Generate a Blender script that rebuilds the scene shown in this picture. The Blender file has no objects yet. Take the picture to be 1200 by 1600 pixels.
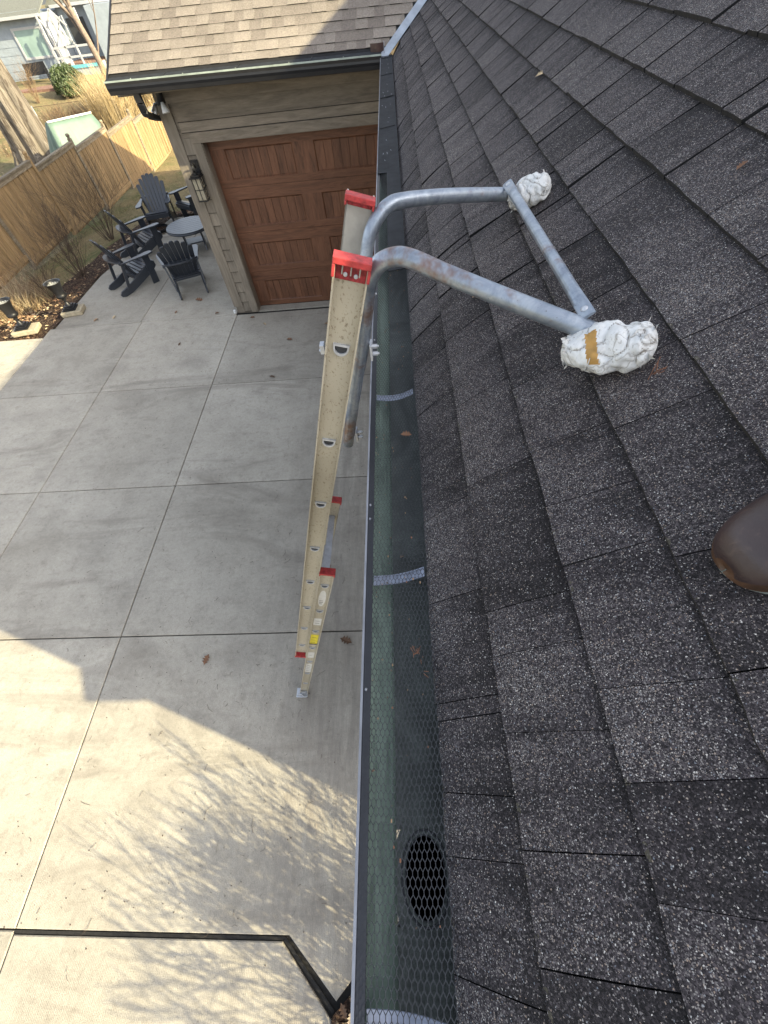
import bpy, math, random
import numpy as np
from mathutils import Vector, Matrix
R = math.radians
random.seed(11)
sc = bpy.context.scene
COL = sc.collection

# ------------------------------------------------------------------ camera
CAMZ = 3.8
cam_d = bpy.data.cameras.new("camera")
cam = bpy.data.objects.new("camera", cam_d); COL.objects.link(cam)
cam_d.sensor_fit = 'VERTICAL'; cam_d.sensor_height = 24.0
cam_d.lens = 24.0 * 621.7 / 1600.0
cam_d.clip_start = 0.02; cam_d.clip_end = 600
RW = Matrix(((0.996975643, 9.64174254e-05, -0.0777145986),
             (-0.0440390042, -0.823239405, -0.565983610),
             (-0.0640322906, 0.567694347, -0.820745389)))     # world -> lens axes (right, down, forward)
m3 = RW.transposed() @ Matrix(((1, 0, 0), (0, -1, 0), (0, 0, -1)))
cam.matrix_world = Matrix.Translation((0, 0, CAMZ)) @ m3.to_4x4()
sc.camera = cam

# ------------------------------------------------------------------ sky and sun
SUN = Vector((1.85, -0.69, 1.0)).normalized()
el = math.asin(SUN.z); az = math.atan2(SUN.x, SUN.y)
w = bpy.data.worlds.new("World"); sc.world = w; w.use_nodes = True
nt = w.node_tree; bg = nt.nodes['Background']
sky = nt.nodes.new('ShaderNodeTexSky'); sky.sky_type = 'NISHITA'; sky.sun_disc = False
sky.sun_elevation = el; sky.sun_rotation = az; sky.air_density = 1.0; sky.dust_density = 2.5; sky.ozone_density = 1.0
hs = nt.nodes.new('ShaderNodeHueSaturation'); hs.inputs['Saturation'].default_value = .47
nt.links.new(sky.outputs[0], hs.inputs['Color']); nt.links.new(hs.outputs[0], bg.inputs[0]); bg.inputs[1].default_value = 0.15
sl = bpy.data.lights.new("sun", 'SUN'); sl.energy = 4.3; sl.angle = R(0.42); sl.color = (1.0, 0.88, 0.57)
so = bpy.data.objects.new("sun", sl); COL.objects.link(so)
so.rotation_euler = (-SUN).to_track_quat('-Z', 'Y').to_euler()
sc.view_settings.view_transform = 'Standard'; sc.view_settings.look = 'None'
sc.view_settings.exposure = 1.6; sc.view_settings.gamma = 1.0
sc.render.engine = 'CYCLES'
sc.cycles.max_bounces = 6

# ------------------------------------------------------------------ node helpers
class NT:
    def __init__(s, name):
        s.m = bpy.data.materials.new(name); s.m.use_nodes = True
        s.t = s.m.node_tree; s.b = s.t.nodes['Principled BSDF']
        s._c = None
    def n(s, typ, **kw):
        x = s.t.nodes.new(typ)
        for k, v in kw.items():
            if isinstance(v, tuple) and k.startswith('i_'): x.inputs[k[2:]].default_value = v
            elif k.startswith('i_'): x.inputs[k[2:]].default_value = v
            else: setattr(x, k, v)
        return x
    def l(s, a, b): s.t.links.new(a, b)
    def co(s, scale=(1, 1, 1), rot=(0, 0, 0), kind='Object'):
        tc = s.n('ShaderNodeTexCoord'); mp = s.n('ShaderNodeMapping')
        mp.inputs['Scale'].default_value = scale; mp.inputs['Rotation'].default_value = rot
        s.l(tc.outputs[kind], mp.inputs[0]); return mp.outputs[0]
    def noise(s, sc=5, det=3, rough=.55, vec=None, dist=0):
        x = s.n('ShaderNodeTexNoise'); x.inputs['Scale'].default_value = sc; x.inputs['Detail'].default_value = det
        x.inputs['Roughness'].default_value = rough; x.inputs['Distortion'].default_value = dist
        s.l(vec or s.co(), x.inputs['Vector']); return x.outputs['Fac']
    def vor(s, sc=50, vec=None, out='Distance', feature='F1', rnd=1.0):
        x = s.n('ShaderNodeTexVoronoi'); x.feature = feature
        x.inputs['Scale'].default_value = sc; x.inputs['Randomness'].default_value = rnd
        s.l(vec or s.co(), x.inputs['Vector']); return x.outputs[out]
    def ramp(s, f, stops, interp='LINEAR'):
        x = s.n('ShaderNodeValToRGB'); x.color_ramp.interpolation = interp
        e = x.color_ramp.elements
        while len(e) > 1: e.remove(e[0])
        e[0].position = stops[0][0]; e[0].color = c4(stops[0][1])
        for p, c in stops[1:]:
            k = e.new(p); k.color = c4(c)
        s.l(f, x.inputs[0]); return x.outputs[0]
    def mix(s, f, a, b, mode='MIX'):
        x = s.n('ShaderNodeMix', data_type='RGBA', blend_type=mode)
        for sock, v in ((x.inputs[0], f), (x.inputs[6], a), (x.inputs[7], b)):
            if hasattr(v, 'is_linked') or isinstance(v, bpy.types.NodeSocket): s.l(v, sock)
            elif isinstance(v, (int, float)): sock.default_value = v if sock.type == 'VALUE' else c4(v)
            else: sock.default_value = c4(v)
        return x.outputs[2]
    def math(s, op, a, b=None, clamp=False):
        x = s.n('ShaderNodeMath', operation=op); x.use_clamp = clamp
        for i, v in enumerate((a, b)):
            if v is None: continue
            if isinstance(v, bpy.types.NodeSocket): s.l(v, x.inputs[i])
            else: x.inputs[i].default_value = v
        return x.outputs[0]
    def attr(s, name, out='Fac'):
        x = s.n('ShaderNodeAttribute'); x.attribute_name = name; return x.outputs[out]
    def uv(s, scale=(1, 1, 1)):
        x = s.n('ShaderNodeUVMap'); x.uv_map = 'UVMap'; mp = s.n('ShaderNodeMapping'); mp.inputs['Scale'].default_value = scale
        s.l(x.outputs[0], mp.inputs[0]); return mp.outputs[0]
    def sep(s, v):
        x = s.n('ShaderNodeSeparateXYZ'); s.l(v, x.inputs[0]); return x.outputs
    def out(s, col=None, rough=.7, metal=0, bump=None, bs=.3, bd=.01, spec=.5):
        if col is not None:
            if isinstance(col, bpy.types.NodeSocket): s.l(col, s.b.inputs['Base Color'])
            else: s.b.inputs['Base Color'].default_value = c4(col)
        if isinstance(rough, bpy.types.NodeSocket): s.l(rough, s.b.inputs['Roughness'])
        else: s.b.inputs['Roughness'].default_value = rough
        s.b.inputs['Metallic'].default_value = metal
        s.b.inputs['Specular IOR Level'].default_value = spec
        if bump is not None:
            x = s.n('ShaderNodeBump'); x.inputs['Strength'].default_value = bs; x.inputs['Distance'].default_value = bd
            s.l(bump, x.inputs['Height']); s.l(x.outputs[0], s.b.inputs['Normal'])
        return s.m
def c4(c):
    if isinstance(c, (int, float)): return (c, c, c, 1)
    return (c[0], c[1], c[2], 1)
def simple(name, col, rough=.6, metal=0, var=.25, vs=20, bs=.15, bd=.002, spec=.5):
    t = NT(name); f = t.noise(vs, 4, .6)
    a = tuple(x * (1 - var) for x in col); b = tuple(min(1, x * (1 + var)) for x in col)
    return t.out(t.ramp(f, [(.3, a), (.7, b)]), rough, metal, f, bs, bd, spec)

M = {}
# dark asphalt shingles: charcoal ground with pale granules, painted shadow band by tab (uv.y = 0 at the butt .. 1 under the next course)
def mk_shingle():
    t = NT('charcoal_shingle'); t.m.name = 'charcoal_shingle'
    uv = t.uv(); sx = t.sep(uv)
    rnd = t.attr('rnd')
    big = t.noise(2.1, 4, .6)
    streak = t.noise(6, 5, .65, t.co((0.45, 4.5, .7)))
    mid = t.noise(16, 3, .6)
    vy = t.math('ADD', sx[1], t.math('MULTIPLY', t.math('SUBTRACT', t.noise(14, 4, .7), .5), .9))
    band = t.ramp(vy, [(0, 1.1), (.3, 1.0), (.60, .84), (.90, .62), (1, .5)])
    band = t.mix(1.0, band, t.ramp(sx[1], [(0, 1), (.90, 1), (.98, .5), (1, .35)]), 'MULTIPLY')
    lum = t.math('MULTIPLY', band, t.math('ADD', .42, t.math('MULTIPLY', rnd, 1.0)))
    wear = t.ramp(streak, [(.36, .62), (.68, 1.6)])
    wear = t.mix(1.0, wear, t.ramp(big, [(.3, .7), (.7, 1.3)]), 'MULTIPLY')
    wear = t.mix(1.0, wear, t.ramp(mid, [(.3, .8), (.7, 1.2)]), 'MULTIPLY')
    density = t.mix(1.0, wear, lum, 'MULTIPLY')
    # granules
    vo = t.n('ShaderNodeTexVoronoi'); vo.inputs['Scale'].default_value = 560
    wob = t.n('ShaderNodeTexNoise'); wob.inputs['Scale'].default_value = 600; t.l(t.co(), wob.inputs['Vector'])
    add = t.n('ShaderNodeVectorMath', operation='MULTIPLY_ADD'); t.l(wob.outputs['Color'], add.inputs[0]); add.inputs[1].default_value = (.003, .003, .003)
    t.l(t.co(), add.inputs[2]); t.l(add.outputs[0], vo.inputs['Vector'])
    cs = t.n('ShaderNodeSeparateColor'); t.l(vo.outputs['Color'], cs.inputs[0])
    thr = t.math('SUBTRACT', .985, t.math('MULTIPLY', density, .42))
    isg = t.math('GREATER_THAN', cs.outputs[0], thr)
    small = t.math('LESS_THAN', vo.outputs['Distance'], .48)
    isg = t.math('MULTIPLY', isg, small)
    gcol = t.ramp(cs.outputs[1], [(0, (.095, .083, .082)), (.4, (.175, .157, .150)), (.68, (.33, .30, .275)), (.80, (.33, .245, .185)), (.88, (.16, .18, .21)), (1, (.72, .67, .60))])
    basec = t.ramp(cs.outputs[2], [(0, (.0045, .0038, .0043)), (.6, (.0190, .0160, .0175)), (1, (.050, .042, .044))])
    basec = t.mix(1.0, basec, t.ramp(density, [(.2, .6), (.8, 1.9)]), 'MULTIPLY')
    col = t.mix(isg, basec, gcol)
    # lichen along the butt
    li = t.math('MULTIPLY', t.math('GREATER_THAN', t.noise(60, 4, .7), .60), t.math('LESS_THAN', sx[1], .035))
    col = t.mix(t.math('MULTIPLY', li, .7), col, (.075, .068, .045))
    h = t.math('ADD', t.math('MULTIPLY', isg, .6), t.math('SUBTRACT', 1, vo.outputs['Distance']))
    return t.out(col, .85, 0, h, .55, .0016, .35)
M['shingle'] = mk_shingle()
def mk_shingle2():
    t = NT('weathered_tan_shingle'); sx = t.sep(t.uv()); rnd = t.attr('rnd')
    c = t.ramp(rnd, [(0, (.165, .140, .118)), (.35, (.20, .172, .145)), (.7, (.222, .192, .16)), (1, (.24, .208, .175))])
    g = t.vor(330, out='Color'); gs = t.n('ShaderNodeSeparateColor'); t.l(g, gs.inputs[0])
    c = t.mix(1, c, t.ramp(gs.outputs[0], [(0, .45), (.5, .95), (1, 1.5)]), 'MULTIPLY')
    c = t.mix(1, c, t.ramp(sx[1], [(0, 1.0), (.75, .95), (1, .7)]), 'MULTIPLY')
    c = t.mix(1, c, t.ramp(t.noise(1.5, 4), [(.3, .85), (.7, 1.15)]), 'MULTIPLY')
    return t.out(c, .9, 0, gs.outputs[0], .4, .002, .3)
M['shingle_tan'] = mk_shingle2()
M['felt'] = simple('underlay_and_joint_shade', (.006, .006, .007), .95)
def mk_concrete(name, broom):
    t = NT(name); rnd = t.attr('rnd')
    big = t.noise(.55, 5, .6, None, .6); mid = t.noise(3.5, 5, .62); fine = t.noise(160, 3, .7); pit_ = t.noise(42, 4, .6)
    c = t.ramp(big, [(.30, (.325, .297, .245)), (.52, (.385, .354, .296)), (.75, (.43, .398, .335))])
    c = t.mix(1, c, t.ramp(mid, [(.25, .84), (.5, 1.0), (.75, 1.09)]), 'MULTIPLY')
    c = t.mix(1, c, t.ramp(fine, [(.3, .78), (.7, 1.2)]), 'MULTIPLY')
    c = t.mix(1, c, t.ramp(t.noise(28, 5, .75), [(.3, .90), (.7, 1.07)]), 'MULTIPLY')
    c = t.mix(1, c, t.ramp(rnd, [(0, .90), (1, 1.08)]), 'MULTIPLY')
    # grey tyre / mildew stains
    st = t.noise(.8, 6, .7, t.co((.45, 1.6, 1), (0, 0, .25)), 1.0)
    c = t.mix(t.ramp(st, [(.52, 0), (.68, .62)]), c, (.175, .155, .128))
    ov = t.n('ShaderNodeTexVoronoi'); ov.inputs['Scale'].default_value = .9; ov.inputs['Randomness'].default_value = 1
    dn = t.n('ShaderNodeVectorMath', operation='MULTIPLY_ADD'); nn_ = t.n('ShaderNodeTexNoise'); nn_.inputs['Scale'].default_value = 5; nn_.inputs['Detail'].default_value = 5
    t.l(t.co(), nn_.inputs['Vector']); t.l(nn_.outputs['Color'], dn.inputs[0]); dn.inputs[1].default_value = (.35, .35, .35); t.l(t.co(), dn.inputs[2]); t.l(dn.outputs[0], ov.inputs['Vector'])
    c = t.mix(t.math('MULTIPLY', t.ramp(ov.outputs['Distance'], [(.08, 1), (.30, 0)]), .30), c, (.15, .135, .115))
    cv = t.n('ShaderNodeTexVoronoi', feature='DISTANCE_TO_EDGE'); cv.inputs['Scale'].default_value = .33; t.l(dn.outputs[0], cv.inputs['Vector'])
    ck = t.math('MULTIPLY', t.math('LESS_THAN', cv.outputs['Distance'], .0012), t.math('GREATER_THAN', t.noise(.9, 2), .52))
    c = t.mix(t.math('MULTIPLY', ck, .12), c, (.09, .075, .06))
    c = t.mix(t.ramp(t.noise(11, 6, .78), [(.52, 0), (.70, .5)]), c, (.19, .168, .135))
    # darker rough strip next to the house
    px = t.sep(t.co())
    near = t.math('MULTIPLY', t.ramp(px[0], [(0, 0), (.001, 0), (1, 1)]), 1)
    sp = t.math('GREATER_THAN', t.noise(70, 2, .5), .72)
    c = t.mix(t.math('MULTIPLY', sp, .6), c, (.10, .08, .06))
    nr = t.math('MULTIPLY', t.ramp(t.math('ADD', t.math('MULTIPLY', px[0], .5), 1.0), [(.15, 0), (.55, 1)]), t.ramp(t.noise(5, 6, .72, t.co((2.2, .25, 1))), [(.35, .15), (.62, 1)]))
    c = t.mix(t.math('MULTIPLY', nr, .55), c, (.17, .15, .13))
    wv = t.n('ShaderNodeTexWave', wave_type='BANDS', bands_direction='X'); wv.inputs['Scale'].default_value = 26
    wv.inputs['Distortion'].default_value = 3.5; wv.inputs['Detail'].default_value = 3; wv.inputs['Detail Scale'].default_value = 1.5
    t.l(t.co((1, .12, 1)), wv.inputs['Vector'])
    if broom:
        c = t.mix(1, c, t.ramp(wv.outputs['Fac'], [(0, .955), (1, 1.03)]), 'MULTIPLY')
        h = t.math('ADD', t.math('MULTIPLY', wv.outputs['Fac'], .5), t.math('ADD', fine, pit_))
    else: h = pit_
    return t.out(c, .9, 0, h, .35, .004, .3)
M['concrete'] = mk_concrete('broomed_concrete', True)
M['concrete_edge'] = mk_concrete('troweled_concrete', False)
M['joint'] = simple('joint_filler', (.012, .011, .010), .95, 0, .5, 60)
def mk_wood(name, cols, along='Z', scale=1.0, rough=.7, bs=.3):
    t = NT(name)
    s = {'X': (.12, 1, 1), 'Y': (1, .12, 1), 'Z': (1, 1, .12)}[along]
    s = tuple(v * scale for v in s); rnd = t.attr('rnd')
    g = t.noise(30, 6, .7, t.co(s), 2.4); g2 = t.noise(9, 3, .6, t.co(s), 2.0)
    c = t.ramp(g, [(.3, cols[0]), (.5, cols[1]), (.72, cols[2])])
    c = t.mix(1, c, t.ramp(g2, [(.3, .72), (.7, 1.22)]), 'MULTIPLY')
    c = t.mix(1, c, t.ramp(rnd, [(0, .85), (1, 1.15)]), 'MULTIPLY')
    return t.out(c, rough, 0, g, bs, .002, .4)
DW = [(.085, .034, .017), (.150, .064, .033), (.190, .086, .046)]
M['door_v'] = mk_wood('door_wood_upright', DW, 'Z', .55, .5)
M['door_h'] = mk_wood('door_wood_level', DW, 'X', .55, .5)
M['fence'] = mk_wood('cedar_fence', [(.20, .122, .054), (.285, .185, .088), (.34, .232, .12)], 'Z', .5, .8)
M['fence_grey'] = mk_wood('weathered_rail', [(.12, .095, .065), (.22, .175, .12), (.32, .27, .19)], 'Y', .5, .9)
M['siding'] = mk_wood('taupe_siding', [(.165, .135, .100), (.205, .170, .130), (.235, .197, .152)], 'X', 1.0, .7, .25)
M['siding_v'] = mk_wood('taupe_trim', [(.178, .148, .112), (.205, .172, .132), (.228, .193, .150)], 'Z', 1.0, .7, .15)
M['line'] = simple('painted_shadow_line', (.03, .025, .02), .9)  # dark strip colour that paints the shadow under board edges
def mk_gut(name, col, rough, scr=.03, metal=0.0):
    t = NT(name); n1 = t.noise(9, 5, .65); v = t.noise(55, 4, .75, t.co((1, .5, 1)))
    c = t.ramp(n1, [(.3, tuple(x * .75 for x in col)), (.7, tuple(x * 1.25 for x in col))])
    c = t.mix(t.math('MULTIPLY', t.math('GREATER_THAN', v, .735), .6), c, (.35, .35, .36))
    return t.out(c, rough, metal, n1, .1, .002, .5)
M['gutter'] = mk_gut('charcoal_gutter_metal', (.026, .028, .034), .45)
M['cover'] = simple('dark_matte_cover', (.022, .024, .027), .8, 0, .3, 20, .1, .001, .2)
M['gutter_dark'] = mk_gut('black_gutter_face', (.012, .012, .014), .35)
M['lip'] = mk_gut('bare_aluminium_lip', (.24, .25, .275), .55, metal=.2)
M['lip_green'] = simple('pale_gutter_lip', (.26, .30, .26), .45, 0, .3, 6)
def mk_green():
    t = NT('green_gutter_wall'); s = t.noise(10, 5, .6, t.co((1, .3, 1))); g = t.noise(300, 2, .6)
    c = t.ramp(s, [(.3, (.135, .185, .155)), (.7, (.245, .32, .27))])
    c = t.mix(1, c, t.ramp(g, [(.3, .88), (.7, 1.1)]), 'MULTIPLY')
    c = t.mix(t.ramp(t.noise(26, 6, .8, t.co((1, .25, 1)), 1), [(.5, 0), (.68, .6)]), c, (.05, .065, .055))
    c = t.mix(t.ramp(t.noise(3, 5, .7, t.co((.2, 1, .2))), [(.5, 0), (.65, .5)]), c, (.09, .12, .10))
    return t.out(c, .5, 0, g, .1, .001)
M['green'] = mk_green()
def mk_sludge():
    t = NT('gutter_floor_dirt'); s = t.noise(6, 6, .7, t.co((1, .7, 1)), .6); g = t.noise(220, 3, .7)
    c = t.ramp(s, [(.30, (.026, .028, .026)), (.5, (.075, .085, .078)), (.7, (.15, .17, .155))])
    c = t.mix(1, c, t.ramp(g, [(.3, .6), (.7, 1.4)]), 'MULTIPLY')
    return t.out(c, .7, 0, g, .5, .002)
M['sludge'] = mk_sludge()
M['hole'] = simple('black_void', (.001, .001, .001), 1, spec=0)
M['mesh'] = simple('guard_mesh_wire', (.036, .038, .042), .6, .2, .3, 200)
M['strap'] = simple('hanger_metal', (.24, .27, .34), .4, .3, .3, 60)
M['flash'] = simple('valley_metal', (.33, .37, .42), .38, .3, .2, 8)
M['brown'] = simple('brown_metal', (.055, .030, .024), .4, 0, .3, 30)
def mk_galv():
    t = NT('galvanised_tube'); a = t.noise(16, 5, .7, t.co(), .5); b = t.noise(90, 4, .7); r_ = t.noise(5, 5, .75)
    c = t.ramp(a, [(.3, (.17, .20, .245)), (.5, (.29, .33, .385)), (.7, (.42, .46, .50))])
    c = t.mix(t.ramp(r_, [(.54, 0), (.64, .8)]), c, (.20, .105, .065))
    c = t.mix(t.math('MULTIPLY', t.math('GREATER_THAN', b, .69), .6), c, (.08, .07, .06))
    return t.out(c, t.ramp(b, [(.3, .32), (.7, .55)]), .65, a, .12, .002)
M['galv'] = mk_galv()
def mk_fibre():
    t = NT('yellow_cream_fibreglass'); z = t.noise(2.2, 4, .6); sp = t.noise(140, 4, .7, t.co((1, 1, .7))); sc_ = t.noise(130, 3, .8, t.co((1, 1, .25)))
    c = t.ramp(z, [(.3, (.34, .30, .225)), (.55, (.44, .395, .30)), (.8, (.47, .44, .375))])
    c = t.mix(t.ramp(sp, [(.565, 0), (.66, .8)]), c, (.16, .12, .07))
    c = t.mix(t.math('MULTIPLY', t.math('GREATER_THAN', sc_, .66), .5), c, (.24, .19, .13))
    return t.out(c, .55, 0, sp, .15, .001)
M['fibre'] = mk_fibre()
M['fibre_grey'] = simple('greyed_fibreglass', (.36, .34, .30), .6, 0, .18, 12)
M['red'] = simple('red_plastic_cap', (.38, .034, .034), .55, 0, .4, 70)
M['red_dirty'] = simple('dirty_red_pocket', (.30, .022, .028), .6, 0, .6, 90)
M['alu'] = simple('aluminium', (.50, .52, .55), .4, .35, .15, 40)
M['dark'] = simple('dark_opening', (.03, .032, .036), .6, 0, .3, 30)
M['white_sticker'] = simple('white_sticker', (.62, .61, .57), .5, 0, .08, 40)
M['yellow_sticker'] = simple('yellow_sticker', (.72, .60, .03), .5, 0, .1, 40)
M['ink'] = simple('sticker_ink', (.08, .07, .06), .6)
def mk_wrap():
    t = NT('dirty_white_wrap'); a = t.noise(18, 5, .7, None, 1.5); b = t.noise(70, 5, .75, None, 1); cr = t.noise(7, 3, .55, t.co((1, 1, 1)), 2.2)
    c = t.ramp(a, [(.3, (.56, .56, .54)), (.6, (.74, .74, .72))])
    cre = t.math('ABSOLUTE', t.math('SUBTRACT', cr, .5))
    c = t.mix(t.ramp(cre, [(0, .55), (.006, .35), (.012, 0)]), c, (.16, .13, .095))
    c = t.mix(t.ramp(b, [(.56, 0), (.68, .75)]), c, (.24, .21, .165))
    c = t.mix(t.ramp(t.attr('rnd'), [(.42, 0), (.78, .8)]), c, (.14, .115, .085))
    return t.out(c, .5, 0, t.math('ADD', t.math('MULTIPLY', cre, 3), a), .6, .004)
M['wrap'] = mk_wrap()
M['foam'] = simple('amber_foam', (.44, .25, .07), .8, 0, .3, 30)
def mk_leather():
    t = NT('brown_leather'); a = t.noise(14, 4, .6); b = t.noise(420, 3, .6)
    nz = t.n('ShaderNodeNewGeometry'); hz = t.attr('rnd')
    c = t.ramp(a, [(.3, (.027, .017, .017)), (.7, (.055, .035, .034))])
    c = t.mix(t.ramp(hz, [(0, 1), (.9, .9), (1, 0)]), (.075, .048, .042), c)
    c = t.mix(t.math('MULTIPLY', hz, .0), c, (.09, .04, .015))
    cr = t.noise(38, 5, .7, None, 1.2); c = t.mix(t.ramp(cr, [(.58, 0), (.72, .5)]), c, (.11, .07, .055)); return t.out(c, .42, 0, t.math('ADD', b, t.math('MULTIPLY', cr, 2)), .3, .0012)
M['leather'] = mk_leather()
M['leather_edge'] = simple('worn_tan_leather', (.070, .036, .020), .5, 0, .4, 30)
M['sole'] = simple('grey_green_sole', (.12, .135, .12), .7, 0, .2, 40)
M['sole_white'] = simple('white_sole', (.6, .6, .58), .6)
M['thread'] = simple('brown_thread', (.05, .022, .018), .8)
M['poly'] = simple('slate_blue_plastic_lumber', (.026, .031, .041), .34, 0, .12, 10, .1, .001, .7)
M['black'] = simple('black_cast_iron', (.012, .012, .014), .4, .2, .3, 40)
M['liner'] = simple('weathered_grey_liner', (.16, .165, .17), .8, 0, .4, 30)
M['paver'] = simple('buff_paver', (.34, .29, .20), .9, 0, .25, 20)
def mk_ground():
    t = NT('winter_lawn'); a = t.noise(.5, 6, .65); b = t.noise(9, 5, .7); f = t.noise(60, 4, .7)
    c = t.ramp(a, [(.35, (.115, .120, .050)), (.5, (.20, .16, .082)), (.68, (.25, .19, .10))])
    c = t.mix(1, c, t.ramp(b, [(.3, .65), (.7, 1.3)]), 'MULTIPLY')
    c = t.mix(1, c, t.ramp(f, [(.3, .55), (.7, 1.45)]), 'MULTIPLY')
    return t.out(c, .95, 0, f, .8, .03, .2)
M['ground'] = mk_ground()
def mk_mulch():
    t = NT('shredded_bark_mulch'); a = t.noise(22, 5, .7, t.co((1, 2.2, 1)), 1); b = t.vor(55, out='Color')
    s = t.n('ShaderNodeSeparateColor'); t.l(b, s.inputs[0])
    c = t.ramp(s.outputs[0], [(0, (.020, .012, .009)), (.55, (.052, .030, .021)), (.85, (.105, .065, .042)), (1, (.25, .19, .12))])
    c = t.mix(1, c, t.ramp(a, [(.3, .6), (.7, 1.35)]), 'MULTIPLY')
    return t.out(c, .95, 0, t.math('ADD', a, s.outputs[1]), .9, .03, .2)
M['mulch'] = mk_mulch()
M['leaf'] = [simple('dry_leaf_%s' % n, c, .8, 0, .25, 60) for n, c in (('tan', (.30, .19, .105)), ('rust', (.17, .085, .045)), ('pale', (.50, .38, .23)), ('brown', (.10, .055, .03)))]
M['twig'] = simple('grey_brown_twig', (.085, .058, .040), .9, 0, .3, 30)
M['straw'] = simple('straw_blade', (.38, .28, .14), .85, 0, .35, 4)
M['straw_pale'] = simple('pale_straw', (.34, .27, .165), .85, 0, .35, 4)
M['hay'] = simple('brown_dry_stem', (.19, .125, .07), .9, 0, .35, 5)
def mk_bark():
    t = NT('ridged_bark'); v = t.noise(7, 6, .7, t.co((1, 1, .10)), 1.0); r_ = t.math('ABSOLUTE', t.math('SUBTRACT', t.noise(3.5, 5, .6, t.co((1, 1, .12)), .6), .5))
    c = t.ramp(v, [(.3, (.12, .10, .078)), (.55, (.19, .165, .135)), (.75, (.25, .22, .185))])
    c = t.mix(t.ramp(r_, [(0, .8), (.05, 0)]), c, (.04, .028, .02))
    return t.out(c, .95, 0, t.math('ADD', v, t.math('MULTIPLY', r_, 3)), .9, .06, .2)
M['bark'] = mk_bark()
M['bark2'] = simple('grey_bark', (.17, .13, .10), .9, 0, .3, 8)
M['evergreen'] = simple('evergreen_leaf', (.038, .058, .014), .6, 0, .45, 3)
M['tarp'] = simple('pale_green_tarp', (.10, .150, .117), .5, 0, .12, 3, .3, .02)
M['nb_wall'] = simple('pale_blue_siding', (.27, .31, .35), .7, 0, .1, 3)
M['nb_roof'] = simple('grey_green_shingle', (.13, .135, .118), .9, 0, .25, 14)
M['nb_white'] = simple('white_paint', (.40, .41, .42), .6, 0, .05, 4)
M['nb_glass'] = simple('pale_curtained_glass', (.26, .36, .34), .2, 0, .1, 1.5)
M['turq'] = simple('turquoise_paint', (.12, .40, .46), .6)
M['deck'] = simple('reddish_deck', (.20, .11, .08), .9, 0, .4, 10)
M['lampglass'] = simple('milky_lamp_glass', (.28, .25, .185), .25, 0, .1, 20)
M['needle'] = simple('rusty_needles', (.20, .09, .05), .9)
M['pvc'] = simple('white_plastic', (.70, .70, .68), .4)
M['silver'] = simple('silver_reflector', (.45, .44, .42), .2, .8)
M['asphalt'] = simple('asphalt', (.05, .05, .05), .9)

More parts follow.
